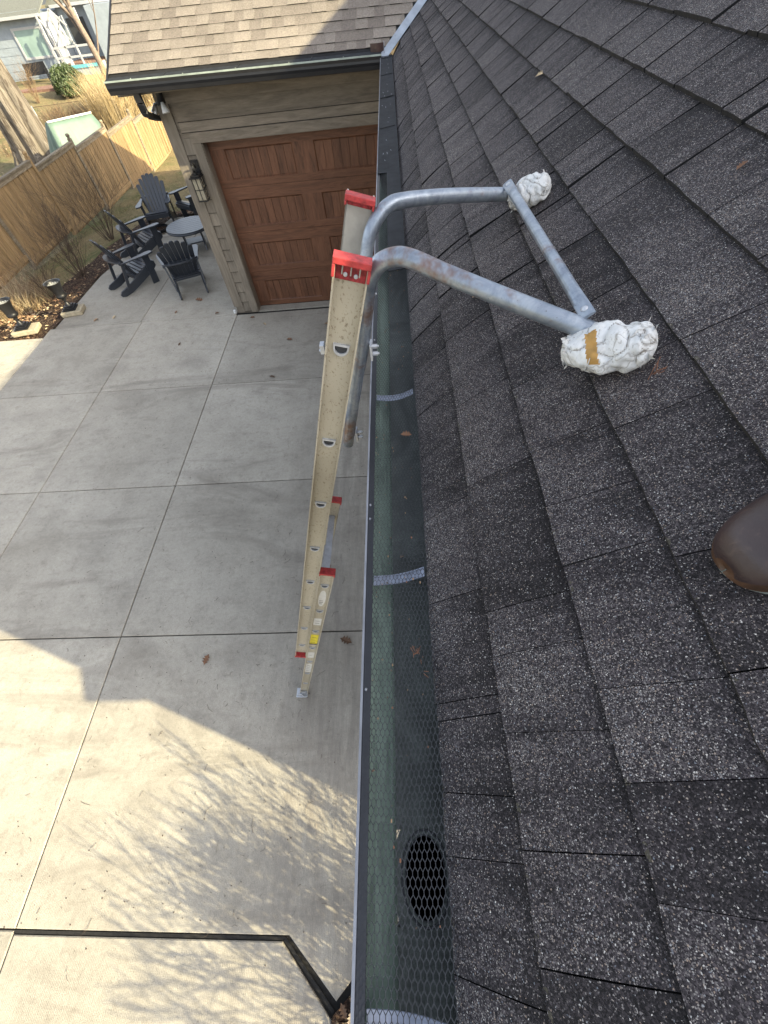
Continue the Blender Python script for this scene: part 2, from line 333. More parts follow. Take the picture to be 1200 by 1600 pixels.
# ------------------------------------------------------------------ mesh builder
class MB:
    def __init__(s): s.v = []; s.f = []; s.mi = []; s.rnd = []; s.uv = []; s.sm = []
    def quad(s, pts, mi=0, rnd=None, uv=None, sm=False):
        b = len(s.v); s.v += [tuple(p) for p in pts]; s.f.append(tuple(range(b, b + len(pts))))
        s.mi.append(mi); s.rnd.append(random.random() if rnd is None else rnd); s.uv.append(uv or [(0, 0)] * len(pts)); s.sm.append(sm)
    def hexa(s, P, mi=0, rnd=None):
        """P: 8 points, bottom ring 0-3 ccw, top ring 4-7"""
        r = random.random() if rnd is None else rnd; b = len(s.v); s.v += [tuple(p) for p in P]
        for f in ((3, 2, 1, 0), (4, 5, 6, 7), (0, 1, 5, 4), (1, 2, 6, 5), (2, 3, 7, 6), (3, 0, 4, 7)):
            s.f.append(tuple(b + i for i in f)); s.mi.append(mi); s.rnd.append(r); s.uv.append([(0, 0)] * 4); s.sm.append(False)
    def box(s, x0, x1, y0, y1, z0, z1, mi=0, rnd=None, T=None):
        P = [Vector(p) for p in ((x0, y0, z0), (x1, y0, z0), (x1, y1, z0), (x0, y1, z0), (x0, y0, z1), (x1, y0, z1), (x1, y1, z1), (x0, y1, z1))]
        if T: P = [T @ p for p in P]
        s.hexa(P, mi, rnd)
    def bar(s, a, b, w, h, up=(0, 0, 1), mi=0, rnd=None):
        a = Vector(a); b = Vector(b); d = (b - a).normalized(); u = Vector(up); x = d.cross(u)
        if x.length < 1e-6: x = d.cross(Vector((1, 0, 0)))
        x.normalize(); u = x.cross(d).normalized(); x *= w / 2; u *= h / 2
        s.hexa([a - x - u, a + x - u, b + x - u, b - x - u, a - x + u, a + x + u, b + x + u, b - x + u], mi, rnd)
    def tube(s, pts, rad, n=10, mi=0, cap=True, sm=True, rnd=None, wob=0):
        pts = [Vector(p) for p in pts]
        if not isinstance(rad, (list, tuple)): rad = [rad] * len(pts)
        r = random.random() if rnd is None else rnd
        b = len(s.v); prev = None
        for i, p in enumerate(pts):
            d = (pts[min(i + 1, len(pts) - 1)] - pts[max(i - 1, 0)]).normalized()
            if prev is None: x = d.orthogonal().normalized()
            else:
                x = prev - d * prev.dot(d)
                x = x.normalized() if x.length > 1e-6 else d.orthogonal().normalized()
            prev = x; y = d.cross(x)
            for k in range(n):
                a = 2 * math.pi * k / n; q = rad[i] * (1 + (random.uniform(-wob, wob) if wob else 0))
                s.v.append(tuple(p + (x * math.cos(a) + y * math.sin(a)) * q))
        for i in range(len(pts) - 1):
            for k in range(n):
                s.f.append((b + i * n + k, b + i * n + (k + 1) % n, b + (i + 1) * n + (k + 1) % n, b + (i + 1) * n + k))
                s.mi.append(mi); s.rnd.append(r); s.uv.append([(0, 0)] * 4); s.sm.append(sm)
        if cap:
            for ring, rev in ((0, True), (len(pts) - 1, False)):
                ids = [b + ring * n + k for k in range(n)]
                if rev: ids = ids[::-1]
                s.f.append(tuple(ids)); s.mi.append(mi); s.rnd.append(r); s.uv.append([(0, 0)] * n); s.sm.append(False)
    def lathe(s, prof, n=24, c=(0, 0), mi=0, sm=True, flute=0, sq=None):
        b = len(s.v); r = random.random()
        for i, (q, z) in enumerate(prof):
            for k in range(n):
                a = 2 * math.pi * k / n
                q2 = q * (1 + (flute if k % 2 else -flute))
                s.v.append((c[0] + q2 * math.cos(a), c[1] + q2 * math.sin(a), z))
        for i in range(len(prof) - 1):
            for k in range(n):
                s.f.append((b + i * n + k, b + i * n + (k + 1) % n, b + (i + 1) * n + (k + 1) % n, b + (i + 1) * n + k))
                s.mi.append(mi); s.rnd.append(r); s.uv.append([(0, 0)] * 4); s.sm.append(sm)
    def prism(s, poly, z0, z1, mi=0, T=None, rnd=None):
        n = len(poly); r = random.random() if rnd is None else rnd; b = len(s.v)
        P = [Vector((x, y, z0)) for x, y in poly] + [Vector((x, y, z1)) for x, y in poly]
        if T: P = [T @ p for p in P]
        s.v += [tuple(p) for p in P]
        fs = [tuple(b + i for i in range(n))[::-1], tuple(b + n + i for i in range(n))] + [(b + i, b + (i + 1) % n, b + n + (i + 1) % n, b + n + i) for i in range(n)]
        for f in fs: s.f.append(f); s.mi.append(mi); s.rnd.append(r); s.uv.append([(0, 0)] * len(f)); s.sm.append(False)
    def build(s, name, mats, parent=None, bevel=0, label=None, loc=None):
        me = bpy.data.meshes.new(name)
        me.from_pydata(s.v, [], s.f)
        if not isinstance(mats, (list, tuple)): mats = [mats]
        for m in mats: me.materials.append(m)
        me.polygons.foreach_set('material_index', s.mi)
        me.polygons.foreach_set('use_smooth', s.sm)
        a = me.attributes.new('rnd', 'FLOAT', 'FACE'); a.data.foreach_set('value', s.rnd)
        uvl = me.uv_layers.new(name='UVMap')
        flat = [c for u in s.uv for p in u for c in p]
        uvl.data.foreach_set('uv', flat)
        me.update()
        o = bpy.data.objects.new(name, me); COL.objects.link(o)
        if parent:
            o.parent = parent
        if loc is not None: o.location = loc
        if bevel:
            mo = o.modifiers.new('bevel', 'BEVEL'); mo.width = bevel; mo.segments = 2; mo.limit_method = 'ANGLE'
        if label: o['label'] = label
        return o
def tag(o, label=None, cat=None, group=None, kind=None):
    if label: o['label'] = label
    if cat: o['category'] = cat
    if group: o['group'] = group
    if kind: o['kind'] = kind
    return o
def empty(name, label, cat, loc=(0, 0, 0), rz=0, group=None):
    o = bpy.data.objects.new(name, None); COL.objects.link(o); o.location = loc; o.rotation_euler = (0, 0, rz)
    o.empty_display_size = .1
    return tag(o, label, cat, group)
def copy_tree(o, parent=None):
    c = o.copy(); COL.objects.link(c)
    if parent: c.parent = parent
    for ch in [x for x in list(COL.objects) if x.parent == o]: copy_tree(ch, c)
    return c

# ------------------------------------------------------------------ terrain
PROF_D = [0, 2, 3.8, 6.3, 11, 20, 33, 300]
PROF_Z = [0, -.45, -.88, -1.16, -1.44, -1.25, -.22, -.2]
def dist_out(x, y):
    if y <= 7.2 or x >= -2.5 and y < 17: 
        return -1.0
    if x > -6.6 and y < 12.5: return -1.0
    dx = max(0, -6.6 - x)
    if y < 12.5: return min(dx, y - 7.2)
    return math.hypot(dx, y - 12.5) if dx > 0 else y - 12.5
def gz(x, y):
    d = dist_out(x, y)
    if d < 0: return -.06
    return float(np.interp(d, PROF_D, PROF_Z)) - .03 * max(0, 1 - d)
xs = sorted(set([round(v, 3) for v in list(np.arange(-24, 6, .4)) + list(np.arange(-120, -24, 3)) + list(np.arange(6, 100, 5))] + [-6.6, -6.65]))
ys = sorted(set([round(v, 3) for v in list(np.arange(5, 30, .4)) + list(np.arange(30, 60, 1.5)) + list(np.arange(60, 200, 6)) + list(np.arange(-60, 5, 4))] + [7.2, 7.15]))
b = MB(); nx = len(xs)
V = [(x, y, gz(x, y) + (.03 * math.sin(x * 1.7 + y) * math.sin(y * 1.3) if dist_out(x, y) > 1 else 0)) for y in ys for x in xs]
b.v = V
for j in range(len(ys) - 1):
    for i in range(nx - 1):
        b.f.append((j * nx + i, j * nx + i + 1, (j + 1) * nx + i + 1, (j + 1) * nx + i)); b.mi.append(0); b.rnd.append(0); b.uv.append([(0, 0)] * 4); b.sm.append(True)
tag(b.build('ground', M['ground']), kind='structure')

# ------------------------------------------------------------------ driveway slabs
b = MB()
G = .0055
def slab(poly):
    """polygon slab with a troweled border ring and a small vertical side"""
    n = len(poly); c = Vector((sum(p[0] for p in poly) / n, sum(p[1] for p in poly) / n)); r = random.random()
    P = [Vector(p) for p in poly]
    def inset(d):
        out = []
        for i in range(n):
            a, p, q = P[i - 1], P[i], P[(i + 1) % n]
            e1 = (p - a).normalized(); e2 = (q - p).normalized()
            n1 = Vector((-e1.y, e1.x)); n2 = Vector((-e2.y, e2.x)); m = (n1 + n2); m = m / max(.3, m.dot(n1))
            out.append(p + m * d)
        return out
    o = inset(G); e = inset(G + .006); k = inset(.055)
    for i in range(n):
        j = (i + 1) % n
        b.quad([(o[i].x, o[i].y, -.05), (o[j].x, o[j].y, -.05), (o[j].x, o[j].y, -.005), (o[i].x, o[i].y, -.005)], 1, r)
        b.quad([(o[i].x, o[i].y, -.005), (o[j].x, o[j].y, -.005), (e[j].x, e[j].y, 0), (e[i].x, e[i].y, 0)], 1, r)
        b.quad([(e[i].x, e[i].y, 0), (e[j].x, e[j].y, 0), (k[j].x, k[j].y, 0), (k[i].x, k[i].y, 0)], 1, r)
    b.quad([(q.x, q.y, 0) for q in k], 0, r)
jy = [-8.9, -6.9, -4.88, -2.86, -.84, 1.243, 3.185, 5.215, 7.25]
def jx(base, y): return base - .0145 * (y - 1.2)
XB = [-14.0, -12.2, -10.35, -8.5, -6.66, -4.82, -2.96]
for j in range(len(jy) - 1):
    y0, y1 = jy[j], jy[j + 1]
    for i in range(len(XB)):
        xa = jx(XB[i], y0), jx(XB[i], y1)
        xb = (jx(XB[i + 1], y0), jx(XB[i + 1], y1)) if i + 1 < len(XB) else (.42, .42)
        yt = y1 if (XB[i] > -7 or y1 < 7) else 6.96
        if i == len(XB) - 1 and abs(y1 + .84) < .01:
            # the apron south of the wide joint ends in a diagonal towards the planting bed
            slab([(xa[0], y0), (-.62, y0), (-.62, -1.20), (-.985, y1 - .02), (xa[1], y1 - .02)])
        elif i == len(XB) - 1 and y1 < -.84:
            slab([(xa[0], y0), (-.62, y0), (-.62, y1), (xa[1], y1)])
        elif i == len(XB) - 1 and abs(y0 + .84) < .01:
            slab([(xa[0], y0), (-.945, y0), (-.60, -1.13), (-.30, -.84), (.42, -.30), (.42, y1), (xa[1], y1)])
        else: slab([(xa[0], y0 + (0)), (xb[0], y0), (xb[1], yt), (xa[1], yt)])
# patio north of the garage front
for (x0, x1, x0b, x1b, y0, y1) in ((-6.66, -4.93, -6.62, -4.93, 7.25, 9.35), (-4.93, -3.06, -4.93, -3.06, 7.25, 9.35), (-6.62, -4.93, -5.95, -4.93, 9.35, 12.4), (-4.93, -3.06, -4.93, -3.06, 9.35, 12.4)):
    slab([(x0, y0), (x1, y0), (x1b, y1), (x0b, y1)])
drive = tag(b.build('driveway', [M['concrete'], M['concrete_edge']]), kind='structure')
b = MB(); b.quad([(-14.1, -9, -.018), (.42, -9, -.018), (.42, 7.25, -.018), (-6.7, 7.25, -.018), (-6.7, 6.97, -.018), (-14.1, 6.97, -.018)])
b.quad([(-6.66, 7.25, -.018), (.3, 7.25, -.018), (.3, 12.4, -.018), (-5.95, 12.4, -.018), (-6.62, 9.35, -.018)])
tag(b.build('driveway_joints', M['joint']), kind='structure')
# raised dark expansion strip round the apron
b = MB()
b.bar((-8.5, -.85, -.009), (-.975, -.85, -.009), .018, .008); b.bar((-.975, -.85, -.009), (-.615, -1.17, -.009), .02, .008)
tag(b.build('expansion_joint', M['joint']), kind='structure')
# threshold apron in front of the garage door
b = MB(); b.box(-2.66, .2, 7.32, 7.52, -.04, .004, 0); tag(b.build('door_threshold', M['concrete_edge']), kind='structure')
# planting bed by the house corner
b = MB()
for i in range(12):
    for j in range(14):
        x0 = -.62 + i * .1; y0 = -2.0 + j * .1
        def inb(x, y): return y < -1.18 + (x + .62) * .80 + .02
        P = [(x0, y0), (x0 + .1, y0), (x0 + .1, y0 + .1), (x0, y0 + .1)]
        if inb(x0 + .05, y0 + .05): b.quad([(x, min(y, -1.18 + (x + .62) * .80), .0 + .02 * random.random()) for x, y in P], 0)
tag(b.build('planting_bed', M['mulch']), kind='structure')
# mulch bed beside the patio
b = MB()
edgeR = [(-9.6, 6.965), (-7.75, 6.965), (-6.70, 6.97), (-6.66, 8.3), (-6.63, 9.4), (-6.35, 10.9), (-5.97, 12.42), (-5.2, 12.6)]
edgeL = [(-9.7, 7.35), (-8.2, 7.4), (-8.05, 8.0), (-7.95, 8.9), (-7.7, 10.0), (-7.3, 11.3), (-6.5, 12.9), (-5.2, 13.1)]
for i in range(7):
    for k in range(6):
        for u in range(4):
            def P(s_, t_):
                a = Vector(edgeR[i]).lerp(Vector(edgeR[i + 1]), s_); c = Vector(edgeL[i]).lerp(Vector(edgeL[i + 1]), s_); q = a.lerp(c, t_)
                return (q.x, q.y, max(gz(q.x, q.y), -.5) + .035 + .02 * math.sin(q.x * 9) * math.sin(q.y * 7))
            b.quad([P(u / 4, k / 6), P(u / 4, (k + 1) / 6), P((u + 1) / 4, (k + 1) / 6), P((u + 1) / 4, k / 6)][::-1], 0, 0, None, True)
tag(b.build('mulch_bed', M['mulch']), kind='structure')

# ------------------------------------------------------------------ house
house = empty('house', 'house with charcoal shingle roof and guarded gutter joined to a taupe garage wing', 'house', (0, 0, 0))
PIT = R(34.18); CP, SP = math.cos(PIT), math.sin(PIT)
E_ = .143
RX, RZ0 = .006, 3.04
def rp(s, y, h=0):
    """point on the main roof: s up the slope, y along the eave, h above the deck; the first courses sag to the eave"""
    d = 0
    if s < .30: d = -.055 * (1 - s / .30) ** 2
    return (RX + s * CP - (h + d) * SP * .6, y, RZ0 + s * SP + (h + d) * CP)
VXZ = 3.07; VY = 6.86
def valley_y(x): return VY + (x - ((VXZ - RZ0) / .679 + RX)) / .795     # where the wing roof cuts in
b = MB(); ub = MB()
YE = -.42
for k in range(0, 38):
    s0 = k * E_ + (.014 if k == 0 else 0); s1 = (k + 1) * E_ + .004
    xk = RX + s0 * CP
    yend = min(valley_y(xk) - .07, 13) if k < 29 else 13
    y = YE - .012
    # fixed joints taken near the camera, then random tab widths
    fixed = {0: [-.32, -.205, -.086, -.008, .093, .121, .307, .507, .672, .866, .905, 1.06], 1: [-.30, -.172, -.068, .065, .175, .251, .53, .78, .978], 2: [-.25, -.10, .003, .107, .289, .404, .532, .726, .927], 3: [-.31, -.16, -.03, .107, .259, .507, .633, .86], 4: [-.02, .16, .33, .58]}.get(k, [])
    js = [y]
    for q in fixed:
        if q > js[-1] + .02: js.append(q)
    while js[-1] < yend: js.append(js[-1] + random.choice([.20, .19, .22, .24, .17, .09, .05, .21] if js[-1] < 2.0 else [.22, .27, .31, .34, .24, .16]) * random.uniform(.95, 1.05))
    sk = [0] + [random.uniform(-.008, .008) for q in js[1:]]
    for i in range(len(js) - 1):
        gh = .0013 if y < 0 else .0013; gh = random.choice([.0003, .0005, .0009, .0011]) if js[i] < 1.0 else random.choice([.0016, .0024, .0030]) + .0009 * min(js[i], 7); a, c = js[i] + gh, min(js[i + 1] - gh, yend)
        if c - a < .01: continue
        r = random.betavariate(2, 2); th = .0062 + random.uniform(-.0012, .0018) + (.003 if random.random() < .2 else 0) + (random.choice([0, .0035]) if js[i] > 1.0 else 0); js_ = random.uniform(-.0015, .0015)
        segs = 4 if s0 < .3 else (2 if k < 12 else 1)
        # butt edge polyline with tiny waviness for near courses
        ny = max(1, int((c - a) / .03)) if (k < 9 and a < 2.5) else 1
        wv = [random.uniform(-.0012, .0012) for _ in range(ny + 1)]
        if k == 3 and abs(a + .0) < .09: wv = [w_ * 3 for w_ in wv]
        for v in range(ny):
            y0 = a + (c - a) * v / ny; y1 = a + (c - a) * (v + 1) / ny
            for u in range(segs):
                t0, t1 = u / segs, (u + 1) / segs
                sa = s0 + (s1 - s0) * t0; sb = s0 + (s1 - s0) * t1
                e0 = (wv[v] + js_) if u == 0 else 0; e1 = (wv[v + 1] + js_) if u == 0 else 0
                ha, hb = th * (1 - t0) + .0006, th * (1 - t1) + .0006
                f0, f1 = v / ny, (v + 1) / ny; q0 = sk[i] * (1 - f0) + sk[i + 1] * f0; q1 = sk[i] * (1 - f1) + sk[i + 1] * f1
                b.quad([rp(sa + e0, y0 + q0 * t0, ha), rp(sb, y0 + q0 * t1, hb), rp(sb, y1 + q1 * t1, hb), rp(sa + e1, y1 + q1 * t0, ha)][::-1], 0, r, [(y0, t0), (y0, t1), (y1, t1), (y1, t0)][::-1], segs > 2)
            e0 = wv[v] + js_; e1 = wv[v + 1] + js_
            b.quad([rp(s0 + e0, y0, -.001), rp(s0 + e0, y0, th + .0006), rp(s0 + e1, y1, th + .0006), rp(s0 + e1, y1, -.001)][::-1], 1, r)
        for yy, fl, k_ in ((a, 1, sk[i]), (c, -1, sk[i + 1])):
            q = [rp(s0 + js_, yy, -.002), rp(s1, yy + k_, -.002), rp(s1, yy + k_, .0006), rp(s0 + js_, yy, th)]
            b.quad(q[::fl], 2, r)  # tab sides take the underlay black, painting shade into the joints
M['butt'] = simple('shingle_butt', (.016, .014, .012), .95, 0, .6, 90)
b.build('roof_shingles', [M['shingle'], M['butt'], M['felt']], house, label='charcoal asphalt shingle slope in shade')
b = MB()
for (sa, sb) in ((.02, .1), (.1, .2), (.2, .32)):
    b.quad([rp(sa, YE, -.0035), rp(sb, YE, -.0035), rp(sb, valley_y(RX + sb * CP) + .12, -.0035), rp(sa, valley_y(RX + sa * CP) + .12, -.0035)][::-1])
n_ = 30
for i in range(n_):
    sa = .32 + (5.5 - .32) * i / n_; sb = .32 + (5.5 - .32) * (i + 1) / n_
    b.quad([rp(sa, YE, -.0035), rp(sb, YE, -.0035), rp(sb, min(13, valley_y(RX + sb * CP)), -.0035), rp(sa, min(13, valley_y(RX + sa * CP)), -.0035)][::-1])
rt = rp(5.5, 0)
b.quad([(rt[0], YE, rt[2] - .005), (rt[0], 13, rt[2] - .005), (rt[0] + 4.6, 13, 3.0), (rt[0] + 4.6, YE, 3.0)][::-1])
b.build('roof_deck', M['felt'], house)
# walls and gable end of the main block (mostly under the eave)
b = MB()
b.box(.42, 8.7, -.33, 7.33, -.1, 2.92, 0)
b.prism([(.42, 2.92), (8.7, 2.92), (4.55, 5.72)], 0, .02, 0, Matrix(((1, 0, 0, 0), (0, 0, -1, -.31), (0, 1, 0, 0), (0, 0, 0, 1))))
b.box(3.1, 8.7, -1.43, -.35, -.1, 4.6, 0)
b.prism([(2.53, 3.03), (3.1, 3.03), (3.1, 3.43)], 0, .10, 0, Matrix(((1, 0, 0, 0), (0, 0, -1, -1.35), (0, 1, 0, 0), (0, 0, 0, 1))))
b.build('main_wall', M['siding'], house)
b = MB()
b.box(.05, .42, YE + .02, 7.33, 2.895, 2.91, 0); b.box(.046, .06, YE + .02, 6.76, 2.912, 3.0, 0)
b.prism([(.0, 2.96), (.03, 2.90), (4.56, 5.98), (4.56, 6.10)], 0, .02, 0, Matrix(((1, 0, 0, 0), (0, 0, -1, YE + .02), (0, 1, 0, 0), (0, 0, 0, 1))))
b.build('main_fascia', M['siding'], house)
# ---- main gutter
ZG = 3.022
def gutter_profile():
    return [(-.1005, ZG - .012), (-.1005, ZG), (-.098, ZG + .001), (-.0985, ZG - .012), (-.085, ZG - .014), (-.083, ZG - .02),   # lip
            ]
b = MB()
ya, yb = -.34, 6.80; DYc = -.122
def strip(P, mi, y0=ya, y1=yb, bb=None, sm=False):
    bb = bb or b
    for i in range(len(P) - 1):
        (xa, za), (xb, zb) = P[i], P[i + 1]
        bb.quad([(xa, y0, za), (xb, y0, zb), (xb, y1, zb), (xa, y1, za)], mi, .5, None, sm)
# outside skin: lip, face, ogee, floor, back
strip([(-.1035, ZG + .001), (-.1035, ZG - .012), (-.1010, ZG - .03), (-.097, ZG - .045), (-.080, ZG - .072), (-.058, ZG - .085), (-.050, ZG - .112)], 0)
for y0_, y1_ in ((ya, DYc - .06), (DYc + .06, yb)): strip([(-.050, ZG - .112), (.046, ZG - .112)], 0, y0_, y1_)
strip([(-.0990, ZG + .001), (-.1035, ZG + .001)], 1)
strip([(-.0855, ZG - .006), (-.0955, ZG - .006), (-.0990, ZG + .001)], 0)
# inside: pale green front wall, dirty floor, back
strip([(-.0855, ZG - .008), (-.088, ZG - .028), (-.078, ZG - .052), (-.060, ZG - .072), (-.051, ZG - .086), (-.047, ZG - .104)][::-1], 2, sm=True)
strip([(.044, ZG - .004), (.044, ZG - .104)], 3)
def floor_rect(x0, x1, y0, y1): b.quad([(x0, y0, ZG - .1045), (x1, y0, ZG - .1045), (x1, y1, ZG - .1045), (x0, y1, ZG - .1045)], 3, .5)
DX, DY, DRX, DRY = .000, -.122, .033, .053
floor_rect(-.047, .044, DY + .06, yb); floor_rect(-.047, .044, ya, DY - .06)
# floor round the oval outlet
nseg = 32
ang = [2 * math.pi * i / nseg for i in range(nseg)]
def rim(a):
    c_, s_ = math.cos(a), math.sin(a)
    x = (.044 - DX) if c_ > 0 else (DX + .047); k_ = min(abs(x / c_) if abs(c_) > 1e-6 else 9, abs(.06 / s_) if abs(s_) > 1e-6 else 9)
    return (DX + c_ * k_, DY + s_ * k_)
for i in range(nseg):
    a0, a1 = ang[i], ang[(i + 1) % nseg]
    f = lambda a: (min(.0435, DX + DRX * math.cos(a)), DY + DRY * math.sin(a))
    p0, p1, q0, q1 = f(a0), f(a1), rim(a0), rim(a1)
    b.quad([(p0[0], p0[1], ZG - .1045), (q0[0], q0[1], ZG - .1045), (q1[0], q1[1], ZG - .1045), (p1[0], p1[1], ZG - .1045)], 3, .5)
# end cap and end bracket
b.quad([(-.1035, ya, ZG), (.045, ya, ZG), (.045, ya, ZG - .112), (-.055, ya, ZG - .112), (-.1, ya, ZG - .04)], 0)
gut = b.build('gutter', [M['gutter'], M['lip'], M['green'], M['sludge']], house, label='dark gutter with pale green inside along the charcoal roof')
b = MB()
for rr, zz, wd in ((1.0, ZG - .1035, .10),):
    pts = [(DX + DRX * rr * math.cos(a), DY + DRY * rr * math.sin(a), zz) for a in ang] + [(DX + DRX * rr, DY, zz)]
    b.tube(pts, .0010, 6, 2, False)
    b.tube([(DX + DRX * 1.18 * math.cos(a), DY + DRY * 1.14 * math.sin(a), ZG - .104) for a in ang + [ang[0]]], .0015, 6, 2, False)
n0 = len(ang)
for i in range(n0):
    a0, a1 = ang[i], ang[(i + 1) % n0]
    P = lambda a, z, k_: (DX + DRX * k_ * math.cos(a), DY + DRY * k_ * math.sin(a), z)
    b.quad([P(a0, ZG - .105, .99), P(a1, ZG - .105, .99), P(a1, ZG - .30, .85), P(a0, ZG - .30, .85)], 1)
b.quad([(DX + DRX * .86 * math.cos(a), DY + DRY * .86 * math.sin(a), ZG - .29) for a in ang], 1)
b.build('drain_outlet', [M['strap'], M['hole'], M['gutter']], gut)
# hangers under the guard
for yh in (-.250, .365, .965):
    b = MB()
    n = 8
    for i in range(n):
        x0 = -.084 + .11 * i / n; x1 = -.084 + .11 * (i + 1) / n
        z0 = ZG - .012 - .012 * math.sin(math.pi * (i / n)) ; z1 = ZG - .012 - .012 * math.sin(math.pi * ((i + 1) / n))
        kk = .018 if yh > 0 else -.012; dy = kk * (i / n); dy1 = kk * ((i + 1) / n)
        b.quad([(x0, yh - .010 + dy, z0), (x1, yh - .010 + dy1, z1), (x1, yh + .012 + dy1, z1), (x0, yh + .012 + dy, z0)])
        for e in (-.010, .009):
            b.quad([(x0, yh + e + dy, z0 + .003), (x1, yh + e + dy1, z1 + .003), (x1, yh + e + .003 + dy1, z1 + .003), (x0, yh + e + .003 + dy, z0 + .003)])
    b.build('hanger', M['strap'], gut)
# guard: expanded metal mesh as real strands, folded front strip, solid cover further along
b = MB()
cw, chh = .0078, .0128
def gzx(x): return ZG - .002 + .010 * max(0, (x + .086) / .11) + .0
ncol = 16; row = 0; y = -.335
def wz(x, y): return gzx(x) + .0022 * math.sin(y * 5.1 + x * 30) * math.sin(y * 13 + 1.0) + .001 * math.sin(y * 41)
def wb(x, y): return x + .0010 * math.sin(y * 7.3 + 2) + .0006 * math.sin(y * 29 + x * 60), y + .0012 * math.sin(y * 9 + x * 55)
def seg(x0, y0, x1, y1, wd=.0011):
    x0, y0 = wb(x0, y0); x1, y1 = wb(x1, y1)
    d = Vector((x1 - x0, y1 - y0)); L = d.length
    if L < 1e-6: return
    d /= L; nn = Vector((-d.y, d.x)) * wd / 2
    b.quad([(x0 - nn.x, y0 - nn.y, wz(x0, y0)), (x1 - nn.x, y1 - nn.y, wz(x1, y1)), (x1 + nn.x, y1 + nn.y, wz(x1, y1)), (x0 + nn.x, y0 + nn.y, wz(x0, y0))], 0, .5)
x_left = -.0865
while y < 2.9:
    off = 0 if row % 2 == 0 else cw / 2
    for i in range(ncol):
        xc = x_left + off + i * cw
        # hexagon-like cell: joint then a V
        seg(xc, y, xc, y + chh * .36)
        if i >= 0:
            seg(xc, y + chh * .36, xc + cw / 2, y + chh * .78)
            seg(xc, y + chh * .36, xc - cw / 2, y + chh * .78)
    y += chh * .78; row += 1
b.build('guard_mesh', M['mesh'], gut)
b = MB()
y = -.335
b.quad([(-.0988, -.335, ZG - .001), (-.0855, -.335, ZG - .001), (-.0855, 6.80, ZG - .001), (-.0988, 6.80, ZG - .001)], 0)
while y < 2.3:
    for x, o_ in ((-.0952, 0), (-.0912, .005), (-.0872, 0)):
        b.quad([(x - .0012, y + o_, ZG + .001), (x + .0012, y + o_ + .002, ZG + .001), (x + .0012, y + o_ + .006, ZG + .001), (x - .0012, y + o_ + .005, ZG + .001)], 1)
    y += .0098
for ys_ in (.146, .52, .56, 1.25, 2.2, 3.1, 4.3, 5.4):
    b.lathe([(0.0001, ZG + .0035), (.0022, ZG + .003), (.003, ZG - .001)], 10, (-.0935, ys_), 2)
b.build('guard_edge', [M['gutter'], M['mesh'], M['lip']], gut)
b = MB()
for q0 in (1.72, 2.32): b.hexa([(-.045, q0, ZG + .004), (.03, q0, ZG + .010), (.03, q0 + .595, ZG + .010), (-.045, q0 + .595, ZG + .004), (-.045, q0, ZG + .006), (.03, q0, ZG + .012), (.03, q0 + .595, ZG + .012), (-.045, q0 + .595, ZG + .006)], 0)
yy = 2.9
while yy < 6.75:
    y2 = min(yy + .93, 6.80); h = .003 * random.random()
    b.box(-.0965, -.03, yy, y2 - .004, ZG + .001 + h, ZG + .003 + h, 0); b.hexa([(-.03, yy, ZG + .001 + h), (.03, yy, ZG + .008 + h), (.03, y2 - .004, ZG + .008 + h), (-.03, y2 - .004, ZG + .001 + h), (-.03, yy, ZG + .003 + h), (.03, yy, ZG + .010 + h), (.03, y2 - .004, ZG + .010 + h), (-.03, y2 - .004, ZG + .003 + h)], 0)
    b.bar((-.09, y2 - .02, ZG + .006 + h), (.02, y2 + .01, ZG + .012 + h), .006, .004, mi=0)
    for _ in range(5):
        qx, qy = random.uniform(-.08, .01), random.uniform(yy, y2 - .1)
        b.bar((qx, qy, ZG + .008 + h + .06 * max(0, qx + .03)), (qx + random.uniform(-.006, .006), qy + random.uniform(.01, .05), ZG + .008 + h + .06 * max(0, qx + .03)), .0025, .001, mi=1)
    yy = y2
b.build('guard_cover', [M['cover'], M['lip']], gut, label='solid dark cover strips on the far end of the gutter')

# ---- garage wing roof
TW = .54; AW = math.atan(TW); cw_, sw_ = math.cos(AW), math.sin(AW)
XL = -3.30
def wp(x, s, h=0): return (x, VY + s * cw_ - h * sw_, VXZ + s * sw_ + h * cw_ - .011 * x)
def valley_x(y): return ((VXZ - RZ0) / .679 + RX) + (y - VY) * .795
b = MB()
for k in range(0, 50):
    s0 = k * E_ + .03 * (k == 0); s1 = (k + 1) * E_ + .004
    ymid = VY + s0 * cw_
    xe = valley_x(ymid) - .06
    x = XL; top = random.random() < .5
    while x < xe:
        wd = random.choice([.11, .14, .17, .2, .24, .13]); x2 = min(x + wd, xe)
        raised = top; top = not top if random.random() < .9 else top
        r = random.random() * .55 + (.45 if raised else 0.0)
        th = .0085 if raised else .0035
        bo = 0 if raised else .003
        b.quad([wp(x, s0 + bo, th), wp(x2, s0 + bo, th), wp(x2, s1, .0008), wp(x, s1, .0008)], 0, r, [(x, 0), (x2, 0), (x2, 1), (x, 1)])
        b.quad([wp(x, s0 + bo, -.002), wp(x2, s0 + bo, -.002), wp(x2, s0 + bo, th), wp(x, s0 + bo, th)], 1, r)
        if raised:
            for xx in (x, x2): b.quad([wp(xx, s0, -.001), wp(xx, s1, 0), wp(xx, s1, .0008), wp(xx, s0, th)], 1, r)
        x = x2
b.build('garage_roof', [M['shingle_tan'], M['butt']], house, label='weathered tan architectural shingles on the garage wing')
b = MB()
ridge_s = 50 * E_
rl = wp(XL, ridge_s); 
b.quad([wp(XL, -.01, -.003), wp(valley_x(VY) , -.01, -.003), wp(valley_x(wp(0, ridge_s)[1]), ridge_s, -.003), wp(XL, ridge_s, -.003)])
